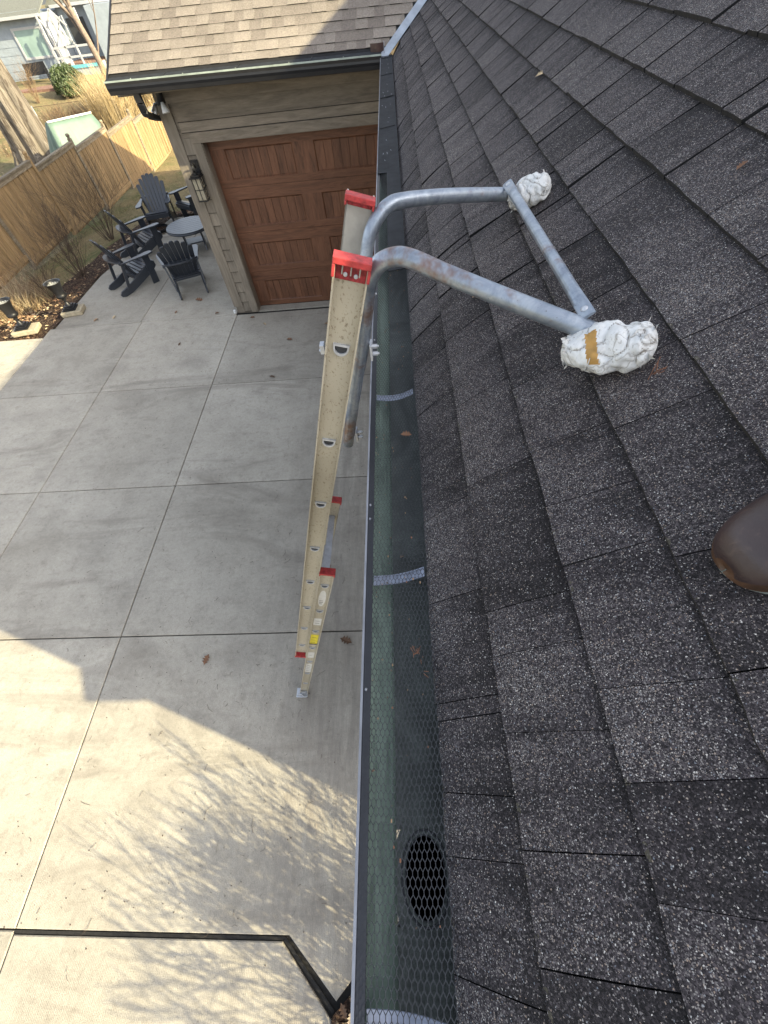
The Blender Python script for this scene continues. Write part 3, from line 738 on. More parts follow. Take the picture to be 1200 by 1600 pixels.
b.quad([wp(XL, ridge_s, -.003), wp(4.4, ridge_s, -.003), (4.4, rl[1] + (rl[2] - VXZ) / TW, VXZ), (XL, rl[1] + (rl[2] - VXZ) / TW, VXZ)])
yb2 = rl[1] + (rl[2] - VXZ) / TW
b.build('garage_roof_deck', M['felt'], house)
# rake trim
b = MB()
P = wp(XL, -.02); Q = wp(XL, ridge_s)
b.bar((XL - .012, P[1], P[2] - .07), (XL - .012, Q[1], Q[2] - .07), .02, .15, mi=0)
b.build('rake_board', M['gutter_dark'], house)
# valley flashing, a shallow W of bare metal
b = MB()
x0v = valley_x(VY); nst = 14
for i in range(nst):
    t0, t1 = -.09 + i * 4.2 / nst, -.09 + (i + 1) * 4.2 / nst
    def VP(t, side):
        x = x0v + t * .795; y = VY + t; z = VXZ + t * TW
        if side == 0: return (x, y, z + .004)
        if side < 0: return (x - .10, y + .0, z + .010)
        return (x + .0, y - .085, z + .008)
    b.quad([VP(t0, -1), VP(t0, 0), VP(t1, 0), VP(t1, -1)]); b.quad([VP(t0, 0), VP(t0, 1), VP(t1, 1), VP(t1, 0)])
b.build('valley_flashing', M['flash'], house)
# curved brown splash guard on the inside gutter corner
b = MB()
for i in range(10):
    a0, a1 = R(200 + 14 * i), R(200 + 14 * (i + 1))
    f = lambda a, z: (-.135 + .085 * math.cos(a) * 0 + (-.075 + .15 * (a - R(200)) / R(140)), 6.83 + .02 * math.sin((a - R(200)) / R(140) * math.pi) * -1, z)
    b.quad([f(a0, 3.045), f(a1, 3.045), f(a1, 3.125), f(a0, 3.125)])
    b.quad([f(a0, 3.045), f(a1, 3.045), (f(a1, 0)[0], f(a1, 0)[1] + .006, 3.125), (f(a0, 0)[0], f(a0, 0)[1] + .006, 3.125)][::-1])
b.bar((-.055, 6.80, 3.045), (-.055, 6.83, 3.135), .006, .004, mi=1)
b.build('splash_guard', [M['brown'], M['lip']], house)
# ---- garage wing gutter
b = MB()
g0, g1 = XL - .02, -.09
ZW = 3.052
def gst(P, mi, x0=g0, x1=g1):
    for i in range(len(P) - 1):
        (ya_, za), (yb_, zb) = P[i], P[i + 1]
        b.quad([(x0, ya_, za - .011 * x0), (x1, ya_, za), (x1, yb_, zb), (x0, yb_, zb - .011 * x0)][::-1], mi, .5)
gst([(6.735, ZW), (6.728, ZW), (6.726, ZW - .014)], 1)
gst([(6.726, ZW - .014), (6.73, ZW - .04), (6.728, ZW - .06), (6.742, ZW - .085), (6.75, ZW - .118), (6.755, ZW - .121), (6.87, ZW - .121), (6.87, ZW + .0)], 0)
gst([(6.870, ZW + .014), (6.800, ZW + .004), (6.740, ZW - .001)], 2)
for x in (g0, g1):
    e_ = -.011 * x if x < -1 else 0; b.quad([(x, 6.728, ZW + e_), (x, 6.87, ZW + e_), (x, 6.87, ZW - .12 + e_), (x, 6.755, ZW - .12 + e_), (x, 6.728, ZW - .05 + e_)], 0)
for x in np.arange(-3.0, -.2, .62):
    b.box(x, x + .006, 6.728, 6.75, ZW + .001 - .011 * x, ZW + .006 - .011 * x, 1)
for x in (-2.62, -1.75, -.9): b.bar((x, 6.74, ZW + .002 - .011 * x), (x + .02, 6.86, ZW + .015 - .011 * x), .004, .003, mi=0)
gut2 = b.build('garage_gutter', [M['gutter_dark'], M['lip_green'], M['cover']], house, label='dark gutter with pale lip along the tan garage roof')
# downspout elbow that runs back to the corner
b = MB()
pts = [(-3.03, 6.80, ZW - .08), (-3.03, 6.81, ZW - .17), (-3.05, 6.86, ZW - .245), (-3.08, 6.96, ZW - .30), (-3.11, 7.12, ZW - .34), (-3.11, 7.30, ZW - .39), (-3.11, 7.62, ZW - .46), (-3.11, 7.66, ZW - .6), (-3.11, 7.66, .12)]
for i in range(len(pts) - 1): b.bar(pts[i], pts[i + 1], .078, .055, up=(0, 1, .3), mi=0)
b.build('downspout', [M['gutter_dark']], gut2, bevel=.004)
b = MB()
for i in range(2, 5):
    a, c = Vector(pts[i]), Vector(pts[i + 1])
    for t in np.arange(0, 1, .2):
        p = a.lerp(c, t); q = a.lerp(c, t + .13); b.bar((p.x, p.y, p.z + .029), (q.x, q.y, q.z + .029), .05, .004, mi=0)
b.build('elbow_ribs', M['lip_green'], gut2)
# ---- garage walls
b = MB()
YW = 7.33
DXL, DXR, DZ = -2.64, .12, 2.37
b.box(-3.045, DXL - .012, YW, YW + .14, -.05, 2.95, 0)                  # left of the door
b.box(DXL - .012, DXR + .02, YW, YW + .14, DZ + .012, 2.95, 0)
b.box(DXR + .02, .42, YW, YW + .14, -.05, 2.95, 0)
b.box(-3.045, -2.9, YW + .14, 16.4, -1.2, 2.95, 0)                # left side wall
b.box(-3.045, 4, 16.4, 16.55, -1.6, 3.0, 0)
b.prism([(7.34, 2.95), (16.5, 2.95), (12.2, 5.5), (12.0, 5.5)], -2.96, -3.045, 0, Matrix(((0, 0, 1, 0), (1, 0, 0, 0), (0, 1, 0, 0), (0, 0, 0, 1))))
b.build('garage_wall', M['siding'], house)
b = MB()
# soffit, frieze, head siding boards, the shadow under each painted as a dark strip
b.box(XL, -.09, 6.87, YW - .012, 2.935, 2.95, 0)
b.box(-3.0, .0, YW - .022, YW - .002, 2.775, 2.93, 0, .4)
for z0, z1 in ((2.59, 2.771), (2.485, 2.586)):
    b.box(-2.865, 0, YW - .0175, YW - .0165, z0 - .002, z0 + .005, 1)
    b.hexa([(-2.865, YW - .016, z0), (.0, YW - .016, z0), (.0, YW - .001, z0), (-2.865, YW - .001, z0), (-2.865, YW - .008, z1), (0, YW - .008, z1), (0, YW - .001, z1), (-2.865, YW - .001, z1)], 0)
b.build('head_siding', [M['siding'], M['line']], house)
b = MB()
b.box(-3.065, -2.90, YW - .030, YW - .001, .12, 2.774, 0, .5)        # corner board
b.box(-3.065, -3.046, YW - .001, YW + .13, .12, 2.9, 0, .5)
b.build('corner_board', M['siding_v'], house, bevel=.002)
b = MB()
b.box(DXL - .125, DXL - .002, YW - .034, YW - .001, -.0, DZ + .002, 0, .5)
b.box(DXL - .125, DXR + .12, YW - .034, YW - .001, DZ + .004, DZ + .112, 1, .5)
b.box(DXL - .010, DXL + .006, YW, YW + .16, 0, DZ, 0, .5); b.box(DXL + .006, DXR, YW, YW + .16, DZ - .004, DZ + .010, 0, .5)
b.build('door_trim', [M['siding_v'], M['siding']], house, bevel=.002)
# cedar shake strip between corner board and door trim
b = MB(); z = .02
while z < 2.40:
    z2 = min(z + .172, 2.46); x0 = -2.9 + .001; x1 = DXL - .127
    b.hexa([(x0, YW - .024, z), (x1, YW - .024, z), (x1, YW - .001, z), (x0, YW - .001, z), (x0, YW - .008, z2), (x1, YW - .008, z2), (x1, YW - .001, z2), (x0, YW - .001, z2)], 0)
    b.box(x0, x1, YW - .025, YW - .0235, z - .003, z + .003, 1)  # painted shadow line under each shake butt
    z = z2
b.hexa([(-3.03, YW - .026, 0.01), (-2.90, YW - .026, 0.01), (-2.90, YW - .001, 0.01), (-3.03, YW - .001, 0.01), (-3.03, YW - .02, .115), (-2.90, YW - .02, .115), (-2.90, YW - .001, .115), (-3.03, YW - .001, .115)], 0)
b.build('shake_strip', [M['siding_v'], M['line']], house)
# ---- garage door: stiles and rails with recessed planked panels
door = empty('garage_door', None, None); door.parent = house; door['label'] = 'wood grained sectional garage door with planked panels'
YD = 7.50
b = MB(); bp = MB()
zs = [0, .6, 1.2, 1.8, 2.37]
cols = [(-2.425, -1.43), (-1.13, -.13)]
for k in range(4):
    z0, z1 = zs[k] + .002, zs[k + 1] - .002
    pz0, pz1 = zs[k] + .09, zs[k] + .445
    b.box(DXL + .006, DXR, YD, YD + .03, z0, pz0, 0, .5)
    b.box(DXL + .006, DXR, YD, YD + .03, pz1, z1, 0, .5)
    xsn = [DXL + .006, cols[0][0], cols[0][1], cols[1][0], cols[1][1], DXR]
    for i in (0, 2, 4): b.box(xsn[i], xsn[i + 1], YD, YD + .03, pz0, pz1, 1, .5)
    for (xa, xb) in cols:
        # bevelled frame round the panel and eight planks
        fr = .018
        for (A, B2, C, D2) in (((xa, pz0), (xb, pz0), (xb - fr, pz0 + fr), (xa + fr, pz0 + fr)), ((xb, pz0), (xb, pz1), (xb - fr, pz1 - fr), (xb - fr, pz0 + fr)), ((xb, pz1), (xa, pz1), (xa + fr, pz1 - fr), (xb - fr, pz1 - fr)), ((xa, pz1), (xa, pz0), (xa + fr, pz0 + fr), (xa + fr, pz1 - fr))):
            bp.quad([(A[0], YD, A[1]), (B2[0], YD, B2[1]), (C[0], YD + .016, C[1]), (D2[0], YD + .016, D2[1])], 0, .5)
        n = 8; wdt = (xb - xa - 2 * fr) / n
        for i in range(n):
            a_, c_ = xa + fr + i * wdt, xa + fr + (i + 1) * wdt
            bp.hexa([(a_ + .003, YD + .010, pz0 + fr), (c_ - .003, YD + .010, pz0 + fr), (c_, YD + .02, pz0 + fr), (a_, YD + .02, pz0 + fr), (a_ + .003, YD + .010, pz1 - fr), (c_ - .003, YD + .010, pz1 - fr), (c_, YD + .02, pz1 - fr), (a_, YD + .02, pz1 - fr)], 0)
b.box(DXL + .006, DXL + .012, YD - .02, YD - .001, 0, DZ - .01, 1)
b.build('door_frame', [M['door_h'], M['door_v']], door)
bp.build('door_panels', M['door_v'], door)
b = MB(); b.box(DXL, DXR, YD + .0, YD + .02, .0, .012); b.build('bottom_seal', M['dark'], door)

# ------------------------------------------------------------------ wall lantern
lp = empty('wall_lantern', 'black glass lantern with hooked top mounted on taupe trim beside garage door', 'wall lamp', (-2.83, 7.30, 1.93))
b = MB(); b.box(-.05, .05, -.02, -.002, -.02, .28); b.tube([(0, -.02, .2), (0, -.07, .26), (0, -.12, .24), (0, -.13, .17)], .008, 8)
ringp = [(.0, -.13 + .035 * math.sin(a), .215 + .035 * math.cos(a)) for a in np.linspace(0, 2 * math.pi, 14)]
b.tube(ringp, .005, 6); b.build('bracket', M['black'], lp)
b = MB()
b.prism([(-.085, -.215), (.085, -.215), (.085, -.045), (-.085, -.045)], .115, .127); b.prism([(-.06, -.19), (.06, -.19), (.06, -.07), (-.06, -.07)], .127, .15); b.prism([(-.025, -.155), (.025, -.155), (.025, -.105), (-.025, -.105)], .15, .175)
b.prism([(-.07, -.2), (.07, -.2), (.07, -.06), (-.07, -.06)], -.155, -.14)
for sx in (-.062, 0, .062):
    for sy in (-.192, -.068):
        b.box(sx - .004, sx + .004, sy - .004, sy + .004, -.14, .115)
for sx in (-.062, .062): b.box(sx - .004, sx + .004, -.134, -.126, -.14, .115); b.box(sx - .003, sx + .003, -.192, -.068, -.02, -.012)
b.box(-.062, .062, -.195, -.189, -.02, -.012)
b.build('cage', M['black'], lp)
b = MB(); b.box(-.057, .057, -.187, -.073, -.139, .114); b.build('glass', M['lampglass'], lp)
# floodlight under the corner
fl = empty('floodlight', 'silver twin floodlight tucked under the garage gutter corner', 'floodlight', (-2.93, 7.20, 2.82))
b = MB(); b.lathe([(0, -.02), (.05, -.02), (.05, .08)], 14); b.tube([(0, 0, 0), (-.03, -.06, -.02)], .012, 8); b.tube([(0, 0, 0), (-.10, .0, -.02)], .012, 8); b.build('base', M['gutter_dark'], fl)
for i, (c, d) in enumerate((((.03, -.06, -.04), (.15, -.2, -1)), ((-.11, .0, -.05), (-.5, -.3, -1)))):
    b = MB(); c = Vector(c); d = Vector(d).normalized(); b.tube([c - d * .04, c, c + d * .05, c + d * .06], [.018, .03, .045, .047], 16); b.build('lamp_head', M['pvc'] if i == 0 else M['silver'], fl)
# small white sensor at the door corner
b = MB(); b.lathe([(0, .0), (.024, 0), (.026, .01), (.026, .05), (.02, .058), (0, .058)], 14); b.box(-.01, .03, -.01, .01, .0, .03)
o = b.build('drain_cap', M['pvc'], bevel=0, loc=(-3.09, 7.31, .002)); tag(o, 'small white plastic cap on the concrete at the garage corner foot', 'pipe cap')

# ------------------------------------------------------------------ extension ladder
D = Vector((-.2795, -.0440, -.9591)).normalized()
Wd = Vector((0, 1, -.0459)); Wd = (Wd - D * Wd.dot(D)).normalized()
U = Wd.cross(D).normalized()
if U.x < 0: U = -U
lad = empty('extension_ladder', 'cream fibreglass extension ladder with red end caps leaning beside the gutter', 'ladder', (0, 0, 0))
def LP(org, d, u, w_): return org + D * d + U * u + Wd * w_
def channel(mb, org, d0, d1, hw, flange, mi=0):
    """C rail: web in the U-D plane at w=0, flanges standing out along w"""
    t = .004
    for (u0, u1, w0, w1) in ((-hw, hw, 0, t), (-hw, -hw + t, 0, flange), (hw - t, hw, 0, flange)):
        wa, wb = min(w0, w1), max(w0, w1)
        mb.hexa([LP(org, d, u, w_) for d in (d1, d0) for (u, w_) in ((u0, wa), (u1, wa), (u1, wb), (u0, wb))], mi)
FP = Vector((-.144, .86, 3.256)); BP = Vector((-.4207, .7957, 2.0587))
FW, BW = .385, .415
def rail(name, org, d0, d1, hw, fl, mat, w=0, label=None):
    b = MB(); channel(b, org + Wd * w, d0, d1, hw, fl); return b.build(name, mat, lad, label=label)
fr1 = rail('fly_rail', FP, -.195, 2.30, .036, -.026, M['fibre'])
fr2 = rail('fly_rail', FP, -.195, 2.30, .036, .026, M['fibre_grey'], FW)
br1 = rail('base_rail', BP, -.15, 2.12, .0325, -.026, M['fibre'])
br2 = rail('base_rail', BP, -.15, 2.12, .0325, .026, M['fibre'], BW)
def dplate(mb, org, d, wsgn, w0):
    """D-shaped rung end: flat top, rounded bottom, pale collar round a dark opening"""
    n = 12
    def ring(hw, top, bot, w_):
        P = [(-hw, top), (hw, top)]
        for i in range(1, n): a = math.pi * i / n; P.append((hw * math.cos(a), top + (bot - top) * (.25 + .75 * math.sin(a)) if True else 0))
        return [LP(org, d + q[1], q[0], w_) for q in P]
    o1 = ring(.0195, -.006, .024, w0 + wsgn * .006); o2 = ring(.0150, -.001, .018, w0 + wsgn * .006); i2 = ring(.0150, -.001, .018, w0 + wsgn * .001)
    o0 = ring(.0195, -.006, .024, w0)
    m = len(o1)
    for i in range(m):
        j = (i + 1) % m
        mb.quad([o0[i], o0[j], o1[j], o1[i]], 0, .5); mb.quad([o1[i], o1[j], o2[j], o2[i]], 0, .5); mb.quad([o2[i], o2[j], i2[j], i2[i]], 0, .5)
    mb.quad(i2, 1, .5)
def rungs(org, ks, W, name):
    for k in ks:
        b = MB(); c = org + D * (k * .3048 + .006)
        # D-shaped tube
        n = 10; P0 = []
        sec = [(-.0165, -.008), (.0165, -.008)] + [(.0165 * math.cos(math.pi * i / n), -.008 + .026 * (.2 + .8 * math.sin(math.pi * i / n))) for i in range(1, n)]
        A = [c + U * u + D * d + Wd * .002 for u, d in sec]; B2 = [c + U * u + D * d + Wd * (W - .002) for u, d in sec]
        for i in range(len(sec)):
            j = (i + 1) % len(sec); b.quad([A[i], A[j], B2[j], B2[i]], 0, .5)
        dplate(b, org, k * .3048, -1, 0); dplate(b, org, k * .3048, 1, W)
        b.build('rung', [M['alu'], M['dark']], lad)
rungs(FP, range(0, 8), FW, 'rung'); rungs(BP, range(0, 7), BW, 'rung')
# end caps
def cap(org, dtop, hw, w, sgn, name='end_cap', detail=True, dirn=1):
    b = MB(); o = org + Wd * w; e = dirn
    H = lambda d0, d1, u0, u1, w0, w1, mi: b.hexa([LP(o, d, u, w_) for d in (d1, d0) for (u, w_) in ((u0, w0), (u1, w0), (u1, w1), (u0, w1))], mi)
    a, z = dtop, dtop + e * .013
    lo, hi = min(a, z), max(a, z)
    w0, w1 = sorted((sgn * .030, -sgn * .006))
    H(lo, hi, -hw - .003, hw + .003, w0, w1, 0)
    SC = .72 if (org is FP and e > 0 and w == 0) else .3
    l2, h2 = sorted((z, z + e * .034 * SC))
    H(l2, h2, -hw - .003, -hw + .003, w0, w1, 0); H(l2, h2, hw - .003, hw + .003, w0, w1, 0)
    l3, h3 = sorted((z, z + e * .050 * SC)); wa, wb = sorted((sgn * .0045, sgn * .001))
    H(l3, h3, -hw + .004, hw - .004, wa, wb, 1)
    for u in (-.018, .0, .018) if SC > .5 else ():
        wa, wb = sorted((sgn * .005, sgn * .016)); l4, h4 = sorted((z, z + e * .022))
        H(l4, h4, u - .0015, u + .0015, wa, wb, 2)
    for u in (-.011, .011) if SC > .5 else ():
        c = LP(o, z + e * .024, u, sgn * .008); b.tube([c - Wd * sgn * .004, c], .0048, 10, 3)
    b.build(name, [M['red'], M['red_dirty'], M['fibre_grey'], M['alu']], lad, bevel=.002)
cap(FP, -.198, .036, 0, -1); cap(FP, -.198, .036, FW, -1)
cap(BP, -.16, .0325, 0, -1); cap(BP, -.16, .0325, BW, -1)
cap(FP, 2.318, .036, 0, -1, 'end_cap', True, -1); cap(FP, 2.318, .036, FW, -1, 'end_cap', True, -1)
# feet
for w_ in (0, BW):
    b = MB(); c = LP(BP, 2.12, 0, w_); g = Vector((c.x + D.x * .06, c.y, .004))
    b.box(g.x - .05, g.x + .05, g.y - .045, g.y + .03, .002, .012); b.box(g.x - .02, g.x + .02, g.y - .04, g.y - .034, .01, .09); b.box(g.x - .045, g.x + .045, g.y - .05, g.y - .044, .004, .035)
    b.bar(c + Vector((0, -.012, .03)), (g.x, g.y - .012, .02), .05, .012, (0, 1, 0))
    b.build('foot', M['alu'], lad, bevel=.002)
# stickers on the near base rail
def sticker(d0, d1, hw, mat, oval=False, lines=3, band=False, name='sticker', u0=0):
    b = MB(); w_ = -.0012
    if oval:
        n = 24; b.quad([LP(BP, (d0 + d1) / 2 + (d1 - d0) / 2 * math.sin(2 * math.pi * i / n), u0 + hw * math.cos(2 * math.pi * i / n), w_) for i in range(n)], 0)
    else: b.quad([LP(BP, d0, u0 - hw, w_), LP(BP, d0, u0 + hw, w_), LP(BP, d1, u0 + hw, w_), LP(BP, d1, u0 - hw, w_)], 0)
    for i in range(lines):
        d = d0 + (d1 - d0) * (.62 + .10 * i if oval else (i + 1) / (lines + 1)); l = hw * random.uniform(.45, .75)
        b.quad([LP(BP, d, u0 - l, w_ * 1.8), LP(BP, d, u0 + l * random.uniform(.3, 1), w_ * 1.8), LP(BP, d + .005, u0 + l * .8, w_ * 1.8), LP(BP, d + .005, u0 - l, w_ * 1.8)], 1)
    if band: b.quad([LP(BP, d1 - .02, u0 - hw, w_ * 2), LP(BP, d1 - .02, u0 + hw, w_ * 2), LP(BP, d1 - .003, u0 + hw, w_ * 2), LP(BP, d1 - .003, u0 - hw, w_ * 2)], 1)
    b.build(name, [mat, M['ink']], lad)
sticker(.06, .25, .019, M['white_sticker'], True, 3)
sticker(.42, .52, .022, M['white_sticker'], False, 2)
sticker(.68, .86, .024, M['yellow_sticker'], False, 3, True)
sticker(1.02, 1.14, .022, M['white_sticker'], False, 1)
sticker(1.28, 1.50, .022, M['white_sticker'], False, 4)
# lock brackets on the left edge of the fly rail
for k in (.02,):
    b = MB(); c = LP(FP, k, -.043, .01); b.box(c.x - .006, c.x + .004, c.y - .008, c.y + .012, c.z - .012, c.z + .010); b.tube([c + Vector((-.006, -.008, 0)), c + Vector((-.006, .01, -.02))], .003, 8); b.build('rung_lock', M['alu'], lad)

# ------------------------------------------------------------------ ladder stand-off
st = empty('ladder_standoff', 'galvanised steel ladder stand-off with bent tube arms over the gutter onto the roof', 'ladder stand-off', (0, 0, 0))
def smooth(P, n=6):
    P = [Vector(p) for p in P]; P = [P[0] * 2 - P[1]] + P + [P[-1] * 2 - P[-2]]; out = []
    for i in range(1, len(P) - 2):
        for k in range(n):
            t = k / n; a, b_, c, d = P[i - 1], P[i], P[i + 1], P[i + 2]
            out.append(.5 * ((2 * b_) + (c - a) * t + (2 * a - 5 * b_ + 4 * c - d) * t * t + (3 * b_ - a - 3 * c + d) * t ** 3))
    out.append(P[-2]); return out
near = [(-.196, .949, 2.842), (-.134, .924, 3.095), (-.101, .909, 3.218), (-.080, .902, 3.315), (-.066, .894, 3.378), (-.043, .884, 3.416), (-.013, .870, 3.434), (.022, .855, 3.436), (.095, .822, 3.415), (.214, .769, 3.383), (.372, .700, 3.342)]
far = [(-.215, 1.17, 2.842), (-.150, 1.175, 3.09), (-.110, 1.19, 3.225), (-.088, 1.205, 3.303), (-.073, 1.215, 3.350), (-.049, 1.229, 3.382), (-.020, 1.248, 3.399), (.019, 1.272, 3.400), (.145, 1.350, 3.376), (.352, 1.478, 3.325), (.385, 1.497, 3.317)]
for P in (near, far):
    b = MB(); b.tube(smooth(P), .0178, 20); b.build('arm', M['galv'], st)
b = MB()
a, c = Vector((.345, .733, 3.372)), Vector((.330, 1.452, 3.358))
d = (c - a).normalized()
pts = [a - d * .018, a + d * .03, a + d * .07, c - d * .07, c - d * .03, c + d * .018]
# flattened ends, round middle: an oval section swept along
n = 16; rings = []
up = Vector((-SP, 0, CP)); side = d.cross(up).normalized(); up = side.cross(d)
for p, (rw, rh) in zip(pts, ((.0135, .0028), (.0135, .003), (.0125, .0105), (.0125, .0105), (.0135, .003), (.0135, .0028))):
    rings.append([p + side * rw * math.cos(2 * math.pi * k / n) + up * rh * math.sin(2 * math.pi * k / n) for k in range(n)])
for i in range(len(rings) - 1):
    for k in range(n): b.quad([rings[i][k], rings[i][(k + 1) % n], rings[i + 1][(k + 1) % n], rings[i + 1][k]], 0, .5, None, True)
b.quad(rings[0][::-1]); b.quad(rings[-1])
b.build('cross_bar', M['galv'], st)
for p in (a + d * .004, c - d * .004):
    b = MB(); b.tube([p + up * .001, p + up * .0045, p + up * .006], [.0075, .0065, .002], 12); b.build('bolt', M['alu'], st)
for p in (Vector((.318, .702, 3.34)),):
    b = MB(); b.tube([p, p + Vector((-.006, -.014, -.01))], .006, 10); b.build('bolt', M['pvc'], st)
for base, s_ in ((Vector((-.098, .905, 3.215)), 1), (Vector((-.178, .94, 2.895)), 1), (Vector((-.108, 1.19, 3.22)), 1)):
    b = MB()
    q = base + Vector((.020, -.004, 0))
    b.box(q.x - .002, q.x + .003, q.y - .016, q.y + .016, q.z - .022, q.z + .018)
    for dz in (-.012, .008):
        b.tube([q + Vector((0, 0, dz)), q + Vector((.016, 0, dz))], .0055, 6, sm=False); b.tube([q + Vector((.016, 0, dz)), q + Vector((.02, 0, dz))], .003, 6)
    b.build('clamp', M['alu'], st)
# wrapped pads
def pad(c, ax, L, r0, r1, r2, seed, patch=False):
    random.seed(seed); b = MB(); ax = Vector(ax).normalized(); nrm = Vector((-SP, 0, CP))
    sd = ax.cross(nrm).normalized(); nr = sd.cross(ax); nL, nA = 64, 96; from mathutils import noise as MN
    ph = [random.uniform(0, 6.28) for _ in range(8)]
    RV = {}
    def P(i, k):
        t = i / nL; a_ = 2 * math.pi * k / nA
        sw = a_ + t * 2.0
        nv = Vector((math.cos(sw) * 1.0, math.sin(sw) * 1.0, t * 3.6 + a_ * .0 + seed))
        rg = 1 - min(1, abs(MN.noise(nv)) * 3.2); rg2 = 1 - min(1, abs(MN.noise(nv * 2.6 + Vector((3, 1, 7)))) * 3)
        RV[(i, k % nA)] = .3 + .5 * rg ** 8 + .3 * rg2 ** 10
        r = (r0 * (1 - t) + r1 * t) if t < .45 else r1 + (r2 - r1) * (t - .45) / .55
        if t < .45: r = r0 + (r1 - r0) * (math.sin(t / .45 * math.pi / 2)) ** 1.3
        if t > .82: r *= math.sqrt(max(0.02, 1 - ((t - .82) / .18) ** 2))
        if t < .03: r *= .8
        f = 1 + .055 * math.sin(a_ * 3 + t * 9 + ph[0]) + .04 * math.sin(a_ * 5 - t * 17 + ph[1]) + .03 * math.sin(a_ * 2 + t * 31 + ph[2]) + .07 * abs(math.sin(t * 11 + a_ * 1 + ph[3])) + .035 * abs(math.sin(t * 23 - a_ * 2 + ph[5])) - .10 * rg ** 6 - .035 * rg2 ** 6 + .02 * math.sin(a_ * 11 + t * 23 + ph[4])
        v = sd * math.cos(a_) * r * f * 1.05 + nr * math.sin(a_) * r * f * .80
        q = c + ax * (t - .5) * L + v
        # press on the roof
        h = (q - Vector((RX, 0, RZ0 + .008))).dot(nrm)
        if h < .001: q = q + nrm * (.001 - h)
        return q
    G_ = [[P(i, k) for k in range(nA)] for i in range(nL + 1)]
    for i in range(nL):
        for k in range(nA):
            mi = 0
            if patch and 19 <= i + (k - 14) * .30 <= 27 and 4 <= k <= 25: mi = 1
            b.quad([G_[i][k], G_[i][(k + 1) % nA], G_[i + 1][(k + 1) % nA], G_[i + 1][k]], mi, RV[(i, k)], None, True)
    b.quad(G_[0][::-1], 0, .5); b.quad(G_[-1], 0, .5)
    # loose folds of tape
    for _ in range(9):
        t = random.uniform(.05, .95); a0 = random.uniform(0, 6.28); tw = random.uniform(.5, 2.2)
        pts = []
        for q in np.linspace(0, 1, 9):
            i = min(nL, max(0, int((t + .18 * (q - .5)) * nL))); k = int((a0 + tw * q) / 6.2832 * nA) % nA
            p = G_[i][k]; o_ = (p - (c + ax * (i / nL - .5) * L)).normalized(); pts.append(p + o_ * random.uniform(.0002, .0018))
        b.tube(pts, [.0006] + [random.uniform(.0008, .0018) for _ in pts[1:-1]] + [.0006], 5, 0, rnd=.5)
    for _ in range(14):   # flaps
        i = random.choice([2, 5, 10, nL - 8, nL - 5, nL - 3]); k = random.randrange(nA); p = G_[i][k]; o_ = (p - (c + ax * (i / nL - .5) * L)).normalized()
        s_ = ax.cross(o_)
        b.quad([p - s_ * .008, p + s_ * .008, p + o_ * .009 + s_ * .003 + ax * random.uniform(-.01, .01), p + o_ * .006 - s_ * .004], 0, .5)
    o = b.build('wrapped_pad', [M['wrap'], M['foam']], st)
    mm = o.modifiers.new('weld', 'WELD'); mm.merge_threshold = .0001
    pass
    return o
pad(Vector((.374, .660, 3.342)), Vector((.82, -.46, .30)), .152, .024, .044, .036, 5, True)
pad(Vector((.392, 1.432, 3.342)), Vector((.75, -.32, .33)), .116, .026, .043, .034, 9)
random.seed(21)

# ------------------------------------------------------------------ shoe
shoe = empty('leather_shoe', 'worn brown leather work shoe planted on the shingles at the right edge', 'shoe')
nrm = Vector((-SP, 0, CP)); ups = Vector((CP, 0, SP))
Lx = (ups * .97 + Vector((0, .22, 0))).normalized(); Wy = nrm.cross(Lx).normalized()
toe = Vector((RX, 0, RZ0)) + ups * .473 + Vector((0, .221, 0)) + nrm * .008
def SHP(l, w_, h): return toe + Lx * l + Wy * w_ + nrm * h
LW = [(0, .0008), (.0012, .0170), (.006, .0275), (.015, .0375), (.03, .0465), (.055, .0545), (.09, .057), (.13, .052), (.17, .042), (.22, .039), (.26, .040), (.285, .034), (.297, .020), (.30, .004)]
HT = [(0, .0108), (.0012, .025), (.006, .034), (.015, .040), (.03, .047), (.055, .052), (.09, .062), (.13, .082), (.17, .105), (.22, .125), (.26, .130), (.285, .128), (.297, .126), (.30, .124)]
b = MB(); rings = []; NA = 25
for (l, w_), (_, h) in zip(LW, HT):
    ring = []
    for k in range(NA):
        a_ = math.pi * k / (NA - 1); cx = math.cos(a_); sy = math.sin(a_)
        ex = .62 if l < .12 else .75
        x = math.copysign(abs(cx) ** ex, cx) * w_ * (1.0 if l < .12 else 1 - .35 * sy ** 2)
        lo = l - .004 + (.006 * sy if l < .02 else 0)
        ring.append(SHP(lo, x, .010 + (h - .010) * sy ** .72))
    rings.append(ring)
for i in range(len(rings) - 1):
    for k in range(NA - 1):
        low = 0
        b.quad([rings[i][k], rings[i][k + 1], rings[i + 1][k + 1], rings[i + 1][k]], 1 if (k in (0, 1, 2, NA - 4, NA - 3, NA - 2) and LW[i][0] < .12) or i == 0 else 0, .5, None, True)
o = b.build('upper', [M['leather'], M['leather_edge']], shoe); m_ = o.modifiers.new('w', 'WELD'); m_.merge_threshold = .0002; o.modifiers.new('s', 'SUBSURF').render_levels = 2
b = MB()
outl = [SHP(l, w_ + .004, 0) for l, w_ in LW] + [SHP(l, -w_ - .004, 0) for l, w_ in LW[::-1]]
def solep(g, h): return [SHP(l - (g if i == 0 else 0), w_ + g, h) for i, (l, w_) in enumerate(LW)] + [SHP(l - (g if i == len(LW) - 1 else 0), -w_ - g, h) for i, (l, w_) in enumerate(LW[::-1])]
A0, A1, A2 = solep(-.004, .0005), solep(.0038, .0075), solep(-.002, .0115)
n = len(A0)
